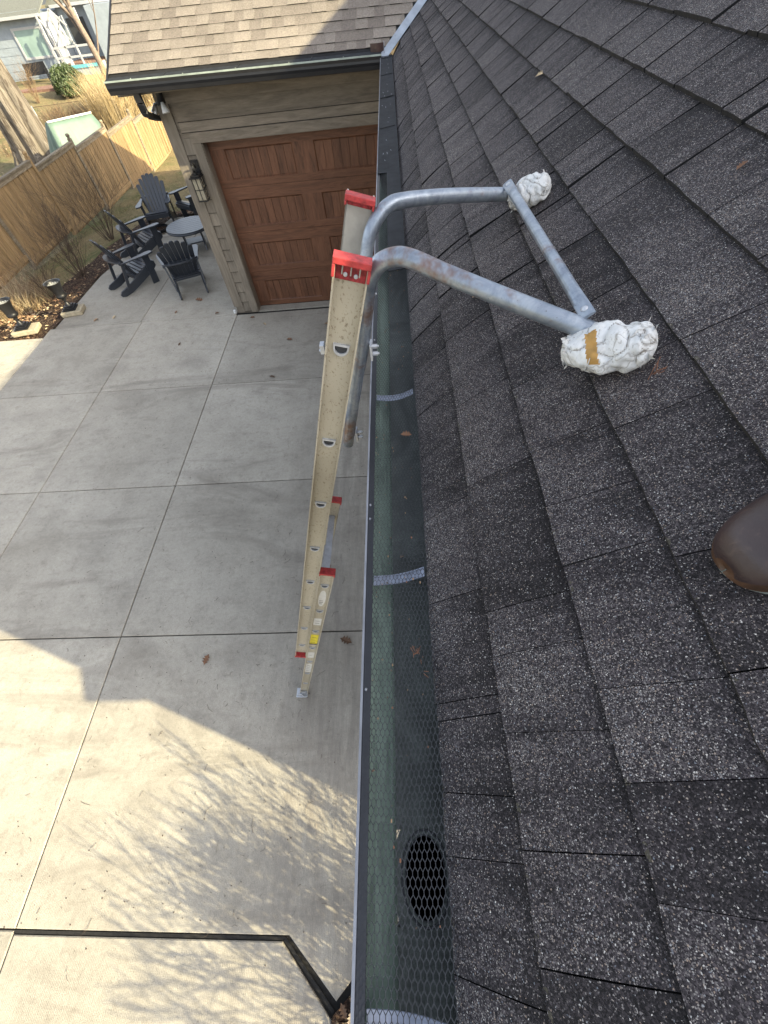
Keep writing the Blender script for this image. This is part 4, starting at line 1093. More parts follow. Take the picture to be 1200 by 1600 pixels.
for i in range(n):
    j = (i + 1) % n; b.quad([A0[i], A0[j], A1[j], A1[i]], 0); b.quad([A1[i], A1[j], A2[j], A2[i]], 1 if .035 < abs((outl[i] - toe).dot(Lx)) < .12 and (outl[i] - toe).dot(Wy) * 1 > 0 and False else 0)
b.quad(A0, 0); b.quad(A2, 0)
sgn = -1 if Wy.y > 0 else 1
b.bar(SHP(.048, sgn * (.0475), .0115), SHP(.12, sgn * .0535, .0115), .006, .008, nrm, 1)
b.build('sole', [M['sole'], M['sole_white']], shoe)
b = MB()   # stitched vamp seam
for r_ in (0, .006):
    for i in range(34):
        a_ = -1.45 + 2.9 * i / 33; l = .046 + r_ + .034 * (1 - math.cos(a_)); x = .033 * math.sin(a_)
        hh = np.interp(l, [p[0] for p in HT], [p[1] for p in HT]); wl = np.interp(l, [p[0] for p in LW], [p[1] for p in LW])
        cx = min(.98, abs(x) / wl) ** (1 / .62); h = .018 + (hh - .018) * (1 - cx ** 2) ** .36
        p = SHP(l, x, h - .0004); b.tube([p - Wy * .0012 + Lx * .0004, p + Wy * .0012], .0009, 5)
b.build('stitching', M['thread'], shoe)
b = MB()
for i in range(5):
    l = .11 + i * .022; h = np.interp(l, [p[0] for p in HT], [p[1] for p in HT])
    b.tube(smooth([SHP(l, -.026, h - .010), SHP(l + .004, 0, h + .004), SHP(l + .010, .026, h - .010)], 4), .0022, 6)
b.build('laces', M['thread'], shoe)

# ------------------------------------------------------------------ adirondack chairs
def make_chair():
    root = empty('adirondack_chair', '', 'chair')
    m = M['poly']
    def out(b, n): return b.build(n, m, root, bevel=.004)
    # stringers: curved planks from front of seat down to the back ground
    for sx in (-1, 1):
        b = MB(); P = [(.30, .375), (.33, .34), (.32, .26), (.22, .20), (-.05, .11), (-.36, .015), (-.52, 0), (-.60, .02), (-.62, .06), (-.57, .11), (-.40, .15), (-.10, .25), (.16, .355)]
        T = Matrix(((0, 0, 1, sx * .262 - .014), (1, 0, 0, 0), (0, 1, 0, 0), (0, 0, 0, 1))); b.prism(P, 0, .028, 0, T); out(b, 'side_rail')
        b = MB(); P = [(.10, 0), (.24, 0), (.26, .25), (.27, .53), (.13, .53), (.13, .25)]
        T = Matrix(((0, 0, 1, sx * .292 - .014), (1, 0, 0, 0), (0, 1, 0, 0), (0, 0, 0, 1))); b.prism(P, 0, .028, 0, T); out(b, 'front_leg')
        b = MB(); P = [(-.045, .34), (.045, .35), (.075, .25), (.055, .10), (.02, -.12), (-.005, -.36), (-.05, -.36), (-.055, -.12), (-.06, .10), (-.075, .25)]
        P = [(sx * .345 + (x if sx > 0 else -x), y) for x, y in P]
        if sx < 0: P = P[::-1]
        b.prism(P, .532, .556); out(b, 'arm')
        b = MB(); b.bar((sx * .315, -.30, .53), (sx * .283, -.40, .10), .028, .06, (0, 1, 0)); out(b, 'rear_post')
    b = MB()
    for i in range(7):
        y = .27 - i * .068; z = .375 - max(0, .10 + i * .022 - .12) * .9 - .004 * i
        T = Matrix.Translation((0, y, z)) @ Matrix.Rotation(R(14 if i else -8), 4, 'X'); b.box(-.275, .275, -.029, .029, -.010, .010, T=T)
    b.box(-.275, .275, .315, .335, .27, .36)
    out(b, 'seat')
    b = MB(); n = 7
    for i in range(n):
        f = (i - 3) / 3.0; x0 = f * .205; x1 = f * .285; top = .80 - .17 * f * f
        lean = Vector((0, -.44, .90)).normalized(); wd0, wd1 = .0325, .0455
        A = Vector((x0, -.13, .24 )); B2 = A + lean * top; B2.x = x1; bw = lean.cross(Vector((1, 0, 0))).normalized() * .011
        cur = Vector((0, .03 * f * f, 0)); A += cur; B2 += cur
        P = []
        P.append((A, wd0)); P.append((B2 - lean * .03, wd1)); P.append((B2, wd1 * .6))
        for (p, w0), (q, w1) in zip(P[:-1], P[1:]):
            X = Vector((1, 0, 0)); b.hexa([p - X * w0 - bw, p + X * w0 - bw, p + X * w0 + bw, p - X * w0 + bw, q - X * w1 - bw, q + X * w1 - bw, q + X * w1 + bw, q - X * w1 + bw])
    out(b, 'backrest')
    b = MB(); P = [(x, -.305 - .13 * (1 - (x / .34) ** 2) ** .5) for x in np.linspace(-.34, .34, 15)] + [(.30, -.29), (-.30, -.29)]
    b.prism([(p[0], p[1]) for p in P], .556, .582); out(b, 'back_brace')
    b = MB(); b.box(-.25, .25, -.20, -.14, .20, .235); out(b, 'lower_brace')
    return root
proto = make_chair()
spots = [((-5.47, 8.87), -40, 'slate adirondack chair nearest the mulch bed, seen from its side'),
         ((-5.80, 10.36), -45, 'slate adirondack chair between the side-on chair and the tall-backed one'),
         ((-4.30, 8.57), 23.6, 'slate adirondack chair seen from behind in front of the round table'),
         ((-5.93, 11.85), -166, 'slate adirondack chair facing the camera with its tall slatted back to the fence'),
         ((-5.16, 12.28), 143, 'slate adirondack chair half hidden behind the garage corner')]
for i, ((x, y), rz, lab) in enumerate(spots):
    o = proto if i == 0 else copy_tree(proto)
    o.location = (x, y, .002); o.rotation_euler = (0, 0, R(rz)); tag(o, lab, 'chair', 'adirondack chairs on the patio')
# round table
tb = empty('round_table', 'round slatted slate patio table among the adirondack chairs', 'table', (-4.66, 10.36, .002), R(20))
b = MB(); r_ = .49
for i in range(9):
    y0 = -r_ + i * 2 * r_ / 9 + .004; y1 = -r_ + (i + 1) * 2 * r_ / 9 - .004
    f = lambda y: math.sqrt(max(0, r_ * r_ - y * y))
    n = 5; L = [(-f(y0 + (y1 - y0) * k / n), y0 + (y1 - y0) * k / n) for k in range(n + 1)]; Rr = [(-p[0], p[1]) for p in L]
    b.prism(Rr + L[::-1], .445, .468)
b.build('table_top', M['poly'], tb)
b = MB(); b.tube([(r_ * .985 * math.cos(a), r_ * .985 * math.sin(a), .43) for a in np.linspace(0, 2 * math.pi, 33)], .022, 6); b.build('rim', M['poly'], tb)
for sx in (-1, 1):
    b = MB(); P = [(-.26, 0), (.26, 0), (.22, .10), (.12, .22), (.20, .43), (-.20, .43), (-.12, .22), (-.22, .10)]
    b.prism(P, 0, .03, 0, Matrix(((0, 0, 1, sx * .2 - .015), (1, 0, 0, 0), (0, 1, 0, 0), (0, 0, 0, 1)))); b.build('leg', M['poly'], tb, bevel=.003)
b = MB(); b.box(-.185, .185, -.16, .16, .14, .165); b.box(-.185, .185, -.02, .02, .38, .43); b.build('shelf', M['poly'], tb)
# low round fire bowl at the feet of the tall-backed chair
fb = empty('fire_bowl', 'low round black metal bowl on the ground before the tall-backed chair', 'fire bowl', (-5.93, 11.50, .002))
b = MB(); b.lathe([(.02, .04), (.16, .05), (.21, .09), (.225, .10), (.225, .085), (.17, .03), (.12, .0), (.01, .0)], 28); b.build('bowl', M['black'], fb)
b = MB(); b.quad([(.17 * math.cos(2 * math.pi * i / 20), .17 * math.sin(2 * math.pi * i / 20), .062) for i in range(20)]); b.build('soil', M['mulch'], fb)

# ------------------------------------------------------------------ urns on stone pads
def urn(x, y, rz, lab, lab2, sx=1.0):
    z0 = gz(x, y) if dist_out(x, y) > 0 else 0
    b = MB(); b.prism([(-.20 * sx, -.15), (.20 * sx, -.15), (.20 * sx, .15), (-.20 * sx, .15)], 0, .085)
    pv = b.build('paving_stone', M['paver'], bevel=.018, loc=(x, y, max(0.0, z0) + .001)); pv.rotation_euler = (0, 0, rz)
    tag(pv, lab2, 'paving stone', 'stone pads under the urns')
    u = empty('urn_planter', lab, 'planter', (x - .03, y + .01, .088), rz, 'black fluted urns beside the driveway')
    b = MB(); b.prism([(-.115, -.115), (.115, -.115), (.115, .115), (-.115, .115)], 0, .02); b.prism([(-.095, -.095), (.095, -.095), (.095, .095), (-.095, .095)], .02, .04); b.prism([(-.07, -.07), (.07, -.07), (.07, .07), (-.07, .07)], .04, .058)
    b.build('plinth', M['black'], u, bevel=.004); u.scale = (1.06, 1.06, 1.28)
    b = MB(); b.lathe([(.06, .058), (.045, .075), (.028, .10), (.026, .125), (.04, .14), (.03, .15), (.055, .165)], 20); b.build('stem', M['black'], u)
    b = MB(); b.lathe([(.05, .16), (.085, .175), (.098, .20), (.088, .215), (.085, .23), (.092, .28), (.108, .33), (.125, .365), (.143, .385), (.146, .392), (.132, .388), (.112, .36), (.09, .30), (.08, .24), (.03, .22), (.001, .22)], 32, flute=.022); b.build('bowl', M['black'], u)
    b = MB(); b.lathe([(.138, .391), (.110, .355), (.088, .30), (.078, .245), (.001, .235)], 32, flute=.03); b.build('liner', M['liner'], u)
urn(-6.50, 7.80, R(12), 'black fluted urn nearer the adirondack chairs on its stone pad', 'buff stone pad under the urn nearer the chairs')
urn(-7.18, 7.22, R(12), 'black fluted urn cut by the left edge on its long stone pad', 'long buff stone pad under the urn at the left edge', 1.15)

# ------------------------------------------------------------------ fence
fence = empty('wooden_fence', 'stepped cedar board fence with capped posts behind the lawn', 'fence')
A = Vector((-10.35, 9.80)); Bv = Vector((-10.78, 23.0)); fd = (Bv - A).normalized(); SPAN = 2.62
fx = lambda s_: A + fd * s_
# anchor: post A of the photograph near y = 17.5
s_posts = [(17.5 - A.y) / fd.y + (k) * SPAN for k in range(-4, 7)]
ztop = lambda s_: -2.98 + 3.8 - .065 * (s_ - (14.9 - A.y)) * 1.0
for i in range(len(s_posts) - 1):
    s0, s1 = s_posts[i], s_posts[i + 1]; p0, p1 = fx(s0), fx(s1)
    zt = ztop(s0) - .10; zb0 = gz(p0.x, p0.y); zb1 = gz(p1.x, p1.y); zb = min(zb0, zb1) + .02
    zb = zt - 1.72
    b = MB(); n = 18; side = Vector((fd.y, -fd.x))
    for k in range(n):
        a = fx(s0 + .05 + (SPAN - .1) * k / n); c = fx(s0 + .05 + (SPAN - .1) * (k + 1) / n - .006); o_ = (.0 if k % 2 else .014)
        q = lambda v, e, z: (v.x + side.x * e, v.y + side.y * e, z)
        b.hexa([q(a, o_ - .01, zb), q(c, o_ - .01, zb), q(c, o_ + .008, zb), q(a, o_ + .008, zb), q(a, o_ - .01, zt), q(c, o_ - .01, zt), q(c, o_ + .008, zt), q(a, o_ + .008, zt)])
    b.build('panel', M['fence'], fence)
    b = MB(); a, c = fx(s0 + .04), fx(s1 - .04); b.bar((a.x, a.y, zt + .022), (c.x, c.y, zt + .022), .13, .04)
    b.bar((a.x + side.x * .03, a.y + side.y * .03, zt - .05), (c.x + side.x * .03, c.y + side.y * .03, zt - .05), .02, .09)
    b.build('cap_rail', M['fence_grey'], fence)
    b = MB(); b.bar((a.x + side.x * .035, a.y, zb + .12), (c.x + side.x * .035, c.y, zb + .12), .03, .12); b.build('kick_board', M['fence'], fence)
for s_ in s_posts:
    p = fx(s_); zt = ztop(s_ - SPAN) + .07
    b = MB(); b.box(p.x - .05, p.x + .05, p.y - .05, p.y + .05, zt - 2.1, zt - .06)
    b.lathe([(.03, zt - .06), (.045, zt - .05), (.04, zt - .04), (.058, zt - .01), (.062, zt + .02), (.045, zt + .05), (.001, zt + .06)], 12, (p.x, p.y)); b.build('post', M['fence_grey' if random.random() < .5 else 'fence'], fence)

# ------------------------------------------------------------------ vegetation helpers
def grow(mb, p, d, L, r, depth, n=5, spread=.5, up=.1, kids=3, wig=.12, mi=0, minr=.002):
    pts = [Vector(p)]; rad = [r]; dd = Vector(d).normalized(); steps = 4
    for i in range(steps):
        dd = (dd + Vector((random.uniform(-wig, wig), random.uniform(-wig, wig), random.uniform(-wig, wig) + up * .3))).normalized()
        pts.append(pts[-1] + dd * L / steps); rad.append(max(minr, r * (1 - .55 * (i + 1) / steps)))
    mb.tube(pts, rad, n, mi, False, rnd=.5)
    if depth <= 0: return
    for k in range(kids):
        t = random.uniform(.35, 1.0); i = min(steps - 1, int(t * steps)); q = pts[i].lerp(pts[i + 1], t * steps - i)
        ax = Vector((random.gauss(0, 1), random.gauss(0, 1), random.gauss(0, 1))); ax = (ax - dd * ax.dot(dd)).normalized()
        nd = (dd + ax * spread * random.uniform(.6, 1.3) + Vector((0, 0, up))).normalized()
        grow(mb, q, nd, L * random.uniform(.55, .8), max(minr, rad[i] * .6), depth - 1, max(3, n - 1), spread, up, kids, wig, mi, minr)
def shrub(name, lab, x, y, h, stems, mat, seed, spread=.45, depth=2, kids=3, r=.008, cat='shrub', group=None, z=None):
    random.seed(seed); z = gz(x, y) + .02 if z is None else z; b = MB()
    for i in range(stems):
        a = random.uniform(0, 6.28); t = random.uniform(.05, .75)
        grow(b, (x + .12 * math.cos(a) * t * h, y + .12 * math.sin(a) * t * h, z), (math.cos(a) * t, math.sin(a) * t, 1), h * random.uniform(.45, .7), r, depth, 4, spread, .12, kids, .16, 0, .0014)
    return tag(b.build(name, mat), lab, cat, group)
def blades(mb, cx, cy, rad, n, h, lean=.3, w_=.008, mi=0, zf=None, nseg=4):
    for _ in range(n):
        a = random.uniform(0, 6.28); q = rad * math.sqrt(random.random()); x, y = cx + q * math.cos(a), cy + q * math.sin(a); z = (zf or gz)(x, y)
        a2 = random.uniform(0, 6.28) if random.random() < .4 else a; L = h * random.uniform(.55, 1.1); ln = lean * random.uniform(.2, 1.4)
        s_ = Vector((-math.sin(a2), math.cos(a2), 0)) * w_ * random.uniform(.6, 1.3); p0 = Vector((x, y, z)); prev = None; m_ = random.choice(mi) if isinstance(mi, list) else mi; rr = random.random()
        for i in range(nseg + 1):
            t = i / nseg; p = p0 + Vector((math.cos(a2) * ln * L * t * t, math.sin(a2) * ln * L * t * t, L * t * (1 - .3 * ln * t))); wd_ = s_ * (1 - t * .85)
            if prev: mb.quad([prev[0] - prev[1], prev[0] + prev[1], p + wd_, p - wd_], m_, rr)
            prev = (p, wd_)
def leafquad(mb, p, s_, nrm_=None, mi=0):
    """a small lobed, curled oak-like leaf"""
    a = random.uniform(0, 6.28); X = Vector((math.cos(a), math.sin(a), random.uniform(-.25, .25))).normalized(); n_ = nrm_ or Vector((random.uniform(-.3, .3), random.uniform(-.3, .3), 1)).normalized()
    Y = n_.cross(X).normalized(); X = Y.cross(n_)
    prof = [(-.5, .03), (-.35, .10), (-.22, .30), (-.12, .12), (.0, .36), (.10, .14), (.22, .30), (.33, .12), (.5, .02)]
    L = [Vector(p) + X * u * s_ + Y * v * s_ + n_ * (abs(v) * .5 * s_) for u, v in prof]; C = [Vector(p) + X * u * s_ for u, v in prof]; Q = [Vector(p) + X * u * s_ - Y * v * s_ + n_ * (abs(v) * .35 * s_) for u, v in prof]
    for i in range(len(prof) - 1): mb.quad([C[i], C[i + 1], L[i + 1], L[i]], mi); mb.quad([C[i + 1], C[i], Q[i], Q[i + 1]], mi)

# bare shrubs in the mulch bed
shrub('bare_shrub', 'leafless grey-brown shrub in the bed nearer the left chairs', -7.35, 9.75, 1.25, 20, M['twig'], 3, .55, 3, 3, .008, group='leafless shrubs by the fence')
shrub('bare_shrub', 'leafless grey-brown shrub further back towards the fence posts', -7.55, 11.9, 1.45, 20, M['twig'], 4, .55, 3, 3, .008, group='leafless shrubs by the fence')
shrub('bare_shrub', 'small leafless shrub hugging the middle of the mulch bed', -7.75, 8.95, .85, 14, M['twig'], 6, .55, 2, 4, .006, group='leafless shrubs by the fence')
random.seed(31)
b = MB()
for (cx, cy, rr, n, h) in ((-8.5, 8.6, .75, 900, .55), (-9.2, 9.6, .8, 700, .6), (-8.7, 7.9, .5, 500, .4), (-9.8, 8.6, .8, 500, .55)): blades(b, cx, cy, rr, n, h, .8, .006, [0, 1])
tag(b.build('dry_grass', [M['straw_pale'], M['hay']]), 'low tangle of pale dry stems beside the urns', 'dry grass', kind='stuff')
# lawn tufts
b = MB()
for _ in range(5200):
    x, y = random.uniform(-10.2, -4.2), random.uniform(8.0, 22)
    d = dist_out(x, y)
    if d < .9 or (x > -7.9 and y < 12.9): continue
    blades(b, x, y, .08, 3, .06, .6, .006, [0, 1], None, 2)
M['turf'] = simple('dull_winter_turf', (.13, .15, .06), .9, 0, .3, 6); M['turf2'] = simple('tan_winter_turf', (.26, .21, .11), .9, 0, .3, 6)
tag(b.build('lawn_grass', [M['turf'], M['turf2']]), 'short mixed green and tan winter lawn by the fence', 'grass', kind='stuff')
# leaf litter in the beds
b = MB()
for _ in range(520):
    i = random.randrange(7); s_, t_ = random.random(), random.random(); a = Vector(edgeR[i]).lerp(Vector(edgeR[i + 1]), s_); c = Vector(edgeL[i]).lerp(Vector(edgeL[i + 1]), s_); q = a.lerp(c, t_)
    leafquad(b, (q.x, q.y, max(gz(q.x, q.y), -.5) + .06), random.uniform(.03, .085), None, random.choice([0, 1, 2, 3, 3, 3, 3]))
for _ in range(330):
    x, y = random.gauss(-7.95, .35), random.gauss(8.05, .35)
    if y > 7.15 and (x < -6.7): leafquad(b, (x, y, gz(x, y) + .07), random.uniform(.04, .09), None, random.choice([0, 0, 2, 1]))
for _ in range(260):
    x, y = random.gauss(-5.7, .3), random.gauss(12.9, .12); leafquad(b, (x, y, gz(x, y) + .05), random.uniform(.05, .11), None, random.choice([0, 1, 3]))
for _ in range(420):
    x, y = random.uniform(-.60, .3), random.uniform(-1.7, -.4)
    if y < -1.19 + (x + .62) * .80: leafquad(b, (x, y, .035 + random.random() * .03), random.uniform(.04, .09), None, random.choice([0, 1, 1, 2, 3]))
for _ in range(1500):
    x, y = random.uniform(-24, -11.3), random.uniform(14, 34); leafquad(b, (x, y, gz(x, y) + .05), random.uniform(.08, .16), None, random.choice([0, 2, 2, 3]))
tag(b.build('leaf_litter', M['leaf']), 'scattered dry oak leaves in the mulch and under the trees', 'leaves', kind='stuff')
# single leaves on the concrete and roof
def leaf_at(x, y, z, s_, lab, mi=0, n_=None, grp='single dry leaves on the concrete'):
    b = MB(); leafquad(b, (0, 0, 0), s_, n_, mi); o = b.build('dry_leaf', M['leaf'], loc=(x, y, z)); tag(o, lab, 'leaf', grp)
# image -> ground spots worked out beforehand
for (x, y, s_, lab, mi) in ((-2.06, 5.30, .10, 'dark curled leaf on the slab just past the far joint', 3), (-1.92, 6.30, .11, 'tan oak leaf near the garage door slab', 1), (-2.0, 1.0, .10, 'rust oak leaf alone on the grey slab by the shadow edge', 1), (-.92, 1.95, .14, 'brown oak leaf beside the ladder on the wide slab', 1),
                         (-.66, 1.15, .12, 'dark clump of leaf just past the joint beside the ladder', 3), (-2.72, 7.10, .09, 'small brown leaf at the garage corner', 1), (-2.45, 6.85, .09, 'pale leaf on the slab before the garage door', 2), (-4.3, 7.5, .09, 'rust leaf under the chair seen from behind', 1), (-3.95, 7.9, .16, 'large rust leaf at the rear foot of a chair', 1),
                         (-5.9, 7.45, .12, 'tan leaf on the patio left of the seam', 0), (-5.55, 7.5, .11, 'pale oak leaf on the patio by the urn', 2), (-3.45, 7.35, .1, 'brown leaf by the corner seam', 1), (-1.3, 6.7, .11, 'pale leaf before the garage door centre', 0), (-3.9, 6.4, .08, 'dark speck of leaf on the second slab', 3)):
    leaf_at(x, y, .008, s_, lab, mi)
nroof = Vector((-SP, 0, CP))
for (s_, y, z_, lab, mi) in ((.80, .98, .022, 'small rust leaf scrap on the shingles right of the near pad', 1), (.26, 1.16, .03, 'tan leaf scrap on the shingles below the far arm', 0), (.72, .63, .022, 'orange leaf chip on the shingles at the right', 1), (.70, 2.3, .045, 'pale leaf scrap high on the far shingles', 2), (.83, .72, .03, 'brown leaf curl near the right picture edge', 1)):
    p = rp(s_, y, .009); leaf_at(p[0], p[1], p[2], z_, lab, mi, nroof, 'leaf scraps on the roof')
# needles beside the near pad
b = MB()
for _ in range(5):
    q = rp(.51 + random.uniform(-.012, .012), .585 + random.uniform(-.01, .01), .010); e = rp(.530 + random.uniform(-.01, .012), .592 + random.uniform(-.015, .02), .012 + random.random() * .006)
    b.tube([q, Vector(q).lerp(Vector(e), .5) + Vector((0, random.uniform(-.004, .004), .002)), e], .0007, 4)
tag(b.build('pine_needles', M['needle']), 'small clump of rusty needles under the near wrapped pad', 'needles')
b = MB()
for _ in range(14):
    t = random.random(); y = .165 + .05 * math.sin(t * 3.1) + random.uniform(-.006, .006); x = -.012 + .026 * t
    b.tube([(x, y, ZG + .010), (x + random.uniform(-.006, .012), y + random.uniform(-.012, .012), ZG + .014)], .0007, 4)
tag(b.build('needle_twig', M['needle']), 'curved rusty seed twig lying on the gutter guard near the drain', 'twig')
b = MB(); leafquad(b, (0, 0, 0), .03, Vector((0, 0, 1)), 1); tag(b.build('dry_leaf', M['leaf'], loc=(.0, .78, ZG + .012)), 'rust leaf scrap caught on the gutter guard', 'leaf')
random.seed(41)
b = MB()
for _ in range(150):
    x, y = random.uniform(-.084, .018), random.uniform(-.28, 2.0); q = random.uniform(.0008, .0028); b.box(x, x + q, y, y + q * random.uniform(.6, 2), ZG + .002 + .06 * max(0, x + .086), ZG + .0035 + .06 * max(0, x + .086), random.choice([0, 1, 2]))
tag(b.build('gutter_crumbs', [M['twig'], M['leaf'][0], M['needle']]), 'fine plant crumbs caught on the gutter guard', 'debris', kind='stuff')
# fine twigs and debris on the driveway
random.seed(77)
b = MB()
for _ in range(520):
    x, y = random.uniform(-4.2, -.1), random.uniform(-.8, 7.0)
    if random.random() < .5: x, y = random.gauss(-1.3, .9), random.gauss(.8, 1.3)
    if x > .2 or y < -1.1: continue
    L = random.uniform(.004, .026) if random.random() < .92 else .045; a = random.uniform(0, 6.28); c = random.uniform(-.5, .5)
    P = [(x, y, .004), (x + L * math.cos(a), y + L * math.sin(a), .006), (x + L * math.cos(a) + L * math.cos(a + c * 2), y + L * math.sin(a) + L * math.sin(a + c * 2), .004)]
    b.tube(P, random.uniform(.0006, .0014), 4)
for _ in range(700):
    x, y = random.uniform(-4.5, -.1), random.uniform(-1, 7.2); s_ = random.uniform(.002, .007); b.box(x, x + s_, y, y + s_ * random.uniform(.5, 1.5), .001, .004)
tag(b.build('driveway_debris', M['twig']), 'fine twigs and crumbs strewn over the concrete', 'debris', kind='stuff')
# shade-casting bare shrub beside the house end
random.seed(8)
b = MB(); 
for i in range(24):
    a = random.uniform(0, 6.28); t = random.uniform(.05, .8)
    grow(b, (.98 + .06 * math.cos(a), -1.58 + .06 * math.sin(a), 0.0), (math.cos(a) * t, math.sin(a) * t, 1), .80 * random.uniform(.55, 1.1), .012, 4, 4, .5, .12, 3, .14, 0, .0030)
tag(b.build('bare_tree', M['twig']), 'leafless many-stemmed small tree by the house end casting branch shadows', 'tree')

# ------------------------------------------------------------------ big trunk left
random.seed(5)
tr = empty('big_tree', 'huge ridged old trunk with flared base at the left edge behind the fence', 'tree', (-16.5, 24.2, gz(-16.5, 24.2)))
b = MB(); n = 72; H = [0, .25, .6, 1.1, 1.8, 2.8, 4, 6, 8.5, 11]
Rr = [1.35, 1.1, .92, .82, .77, .72, .68, .62, .55, .45]
lob = [(random.uniform(0, 6.28), random.choice([5, 7, 9]), random.uniform(.04, .08)) for _ in range(3)]
for hI, (h, r) in enumerate(zip(H, Rr)):
    for k in range(n):
        a = 2 * math.pi * k / n; f = 1 + sum(am * math.sin(fr * a + p_ + h * .12) for p_, fr, am in lob) * (1.9 if h < .7 else 1) - .05 * abs(math.sin(a * 14 + h * .2))
        b.v.append((r * f * math.cos(a) - .02 * h, r * f * math.sin(a), h - (.25 if hI == 0 else 0)))
for i in range(len(H) - 1):
    for k in range(n): b.f.append((i * n + k, i * n + (k + 1) % n, (i + 1) * n + (k + 1) % n, (i + 1) * n + k)); b.mi.append(0); b.rnd.append(.5); b.uv.append([(0, 0)] * 4); b.sm.append(True)
b.build('trunk', M['bark'], tr)
b = MB()
for i in range(6):
    a = i * 1.05; grow(b, (-.2, 0, 8 + i * .5), (math.cos(a), math.sin(a), .9), 4.5, .26, 3, 7, .5, .15, 3, .12, 0, .02)
b.build('crown', M['bark2'], tr)
# slim branching tree before the neighbour's porch
random.seed(17)
tr = empty('slim_tree', 'slim leafless forked tree in front of the neighbouring porch', 'tree', (-18.6, 38.4, gz(-18.6, 38.4)))
b = MB(); b.tube([(0, 0, -.2), (-.05, .1, 1.0), (-.2, .1, 2.2), (-.45, .1, 3.4)], [.24, .19, .17, .15], 10, rnd=.5)
b.build('trunk', M['bark2'], tr)
b = MB()
for (p, d, L, r_) in (((-.45, .1, 3.4), (-.5, 0, 1), 3.2, .12), ((-.3, .1, 2.8), (-.9, -.1, 1), 3.2, .10), ((-.4, .1, 3.2), (.15, 0, 1), 3.0, .10), ((-.1, .1, 1.5), (-.55, .1, 1), 3.0, .07), ((-.1, .1, 1.2), (.6, .2, 1), 2.6, .06)):
    grow(b, p, d, L, r_, 3, 6, .45, .2, 3, .10, 0, .012)
b.build('crown', M['bark2'], tr)

# clipped evergreen bush
random.seed(23)
bx, by = -20.6, 37.3; bz = gz(bx, by)
bu = empty('clipped_bush', 'rounded clipped evergreen bush below the neighbouring house wall', 'bush', (bx, by, bz))
b = MB()
for _ in range(9000):
    u, v = random.uniform(0, 6.28), random.uniform(-.2, 1); q = random.uniform(.72, 1.03); s_ = math.sqrt(1 - v * v) if v > 0 else 1
    lump = 1 + .07 * math.sin(3 * u + 4 * v) + .05 * math.sin(7 * u - 5 * v)
    p = Vector((1.08 * s_ * math.cos(u) * q * lump, .95 * s_ * math.sin(u) * q * lump, .35 + 1.0 * v * q * lump))
    d1 = Vector((random.gauss(0, 1), random.gauss(0, 1), random.gauss(0, 1))).normalized() * .05; d2 = d1.orthogonal().normalized() * .035
    b.quad([p - d1, p + d2, p + d1, p - d2], 0)
b.build('foliage', M['evergreen'], bu)
b = MB(); b.lathe([(.72, .05), (.82, .4), (.74, .8), (.4, 1.05), (.01, 1.12)], 14); b.build('branches', M['evergreen'], bu)
# ornamental grass clumps
random.seed(29)
for (cx, cy, rr, n, h, lab) in ((-14.2, 28.5, 1.1, 1500, 2.3, 'tall straw coloured reed clump right behind the pale green tarp'), (-15.4, 32.0, 1.3, 1500, 2.2, 'tall straw coloured reed clump further back in the middle'), (-13.9, 32.8, 1.3, 1300, 2.3, 'tall straw coloured reed clump half behind the garage gutter'), (-17.6, 34.5, .8, 500, 1.6, 'small straw reed clump beside the clipped bush')):
    b = MB(); blades(b, cx, cy, rr, n, h, .35, .016, [0, 0, 1]); tag(b.build('reed_clump', [M['straw'], M['straw_pale']]), lab, 'ornamental grass', 'tall dry reed clumps behind the fence')
# brown perennial thicket
b = MB()
for _ in range(60):
    cx, cy = random.uniform(-20.5, -15.8), random.uniform(27.0, 33.5)
    blades(b, cx, cy, .6, 40, .75, .7, .012, [0, 1])
tag(b.build('brown_thicket', [M['hay'], M['twig']]), 'low brown thicket of dead stems behind the pale green tarp', 'dead plants', kind='stuff')
shrub('bare_shrub', 'wispy brown shrub in front of the neighbouring terrace', -22.5, 36.0, 1.6, 16, M['hay'], 13, .5, 3, 3, .015)

# ------------------------------------------------------------------ tarp-covered stack
tp = empty('covered_stack', 'pale green tarp draped over a boxy stack behind the fence', 'tarp', (0, 0, 0))
cx, cy = -13.6, 23.2; z0 = gz(cx, cy); ax = Vector((1.0, 1.6, 0)).normalized(); ay = Vector((-ax.y, ax.x, 0))
b = MB(); nu, nv = 48, 10
def tpt(u, v):
    """u around, v from hem to top ridge box"""
    a = u * 2 * math.pi; sq = max(abs(math.cos(a)), abs(math.sin(a))); X, Y = math.cos(a) / sq, math.sin(a) / sq
    t = v; hx = 1.5 * (1 - t) + 1.0 * t; hy = .90 * (1 - t) + .10 * t
    fo = 1 + .05 * (1 - t) * math.sin(u * 2 * math.pi * 11 + 1.3 * math.sin(u * 9)) + .012 * math.sin(37 * u + 5 * t)
    zt = 1.85 - .05 * X
    return Vector((cx, cy, z0)) + ax * X * hx * fo + ay * Y * hy * fo + Vector((0, 0, .02 + zt * (1 - (1 - t) ** 1.15)))
for i in range(nu):
    for j in range(nv):
        b.quad([tpt(i / nu, j / nv), tpt((i + 1) / nu, j / nv), tpt((i + 1) / nu, (j + 1) / nv), tpt(i / nu, (j + 1) / nv)], 0, .5, None, True)
b.quad([tpt(i / nu, 1) for i in range(nu)], 0, .5)
o = b.build('tarp', M['tarp'], tp); o.modifiers.new('w', 'WELD').merge_threshold = .001
b = MB(); b.bar(tpt(.875, 1) + Vector((0, 0, .03)), tpt(.625, 1) + Vector((0, 0, .03)), .06, .05); b.build('edge_pole', M['pvc'], tp)

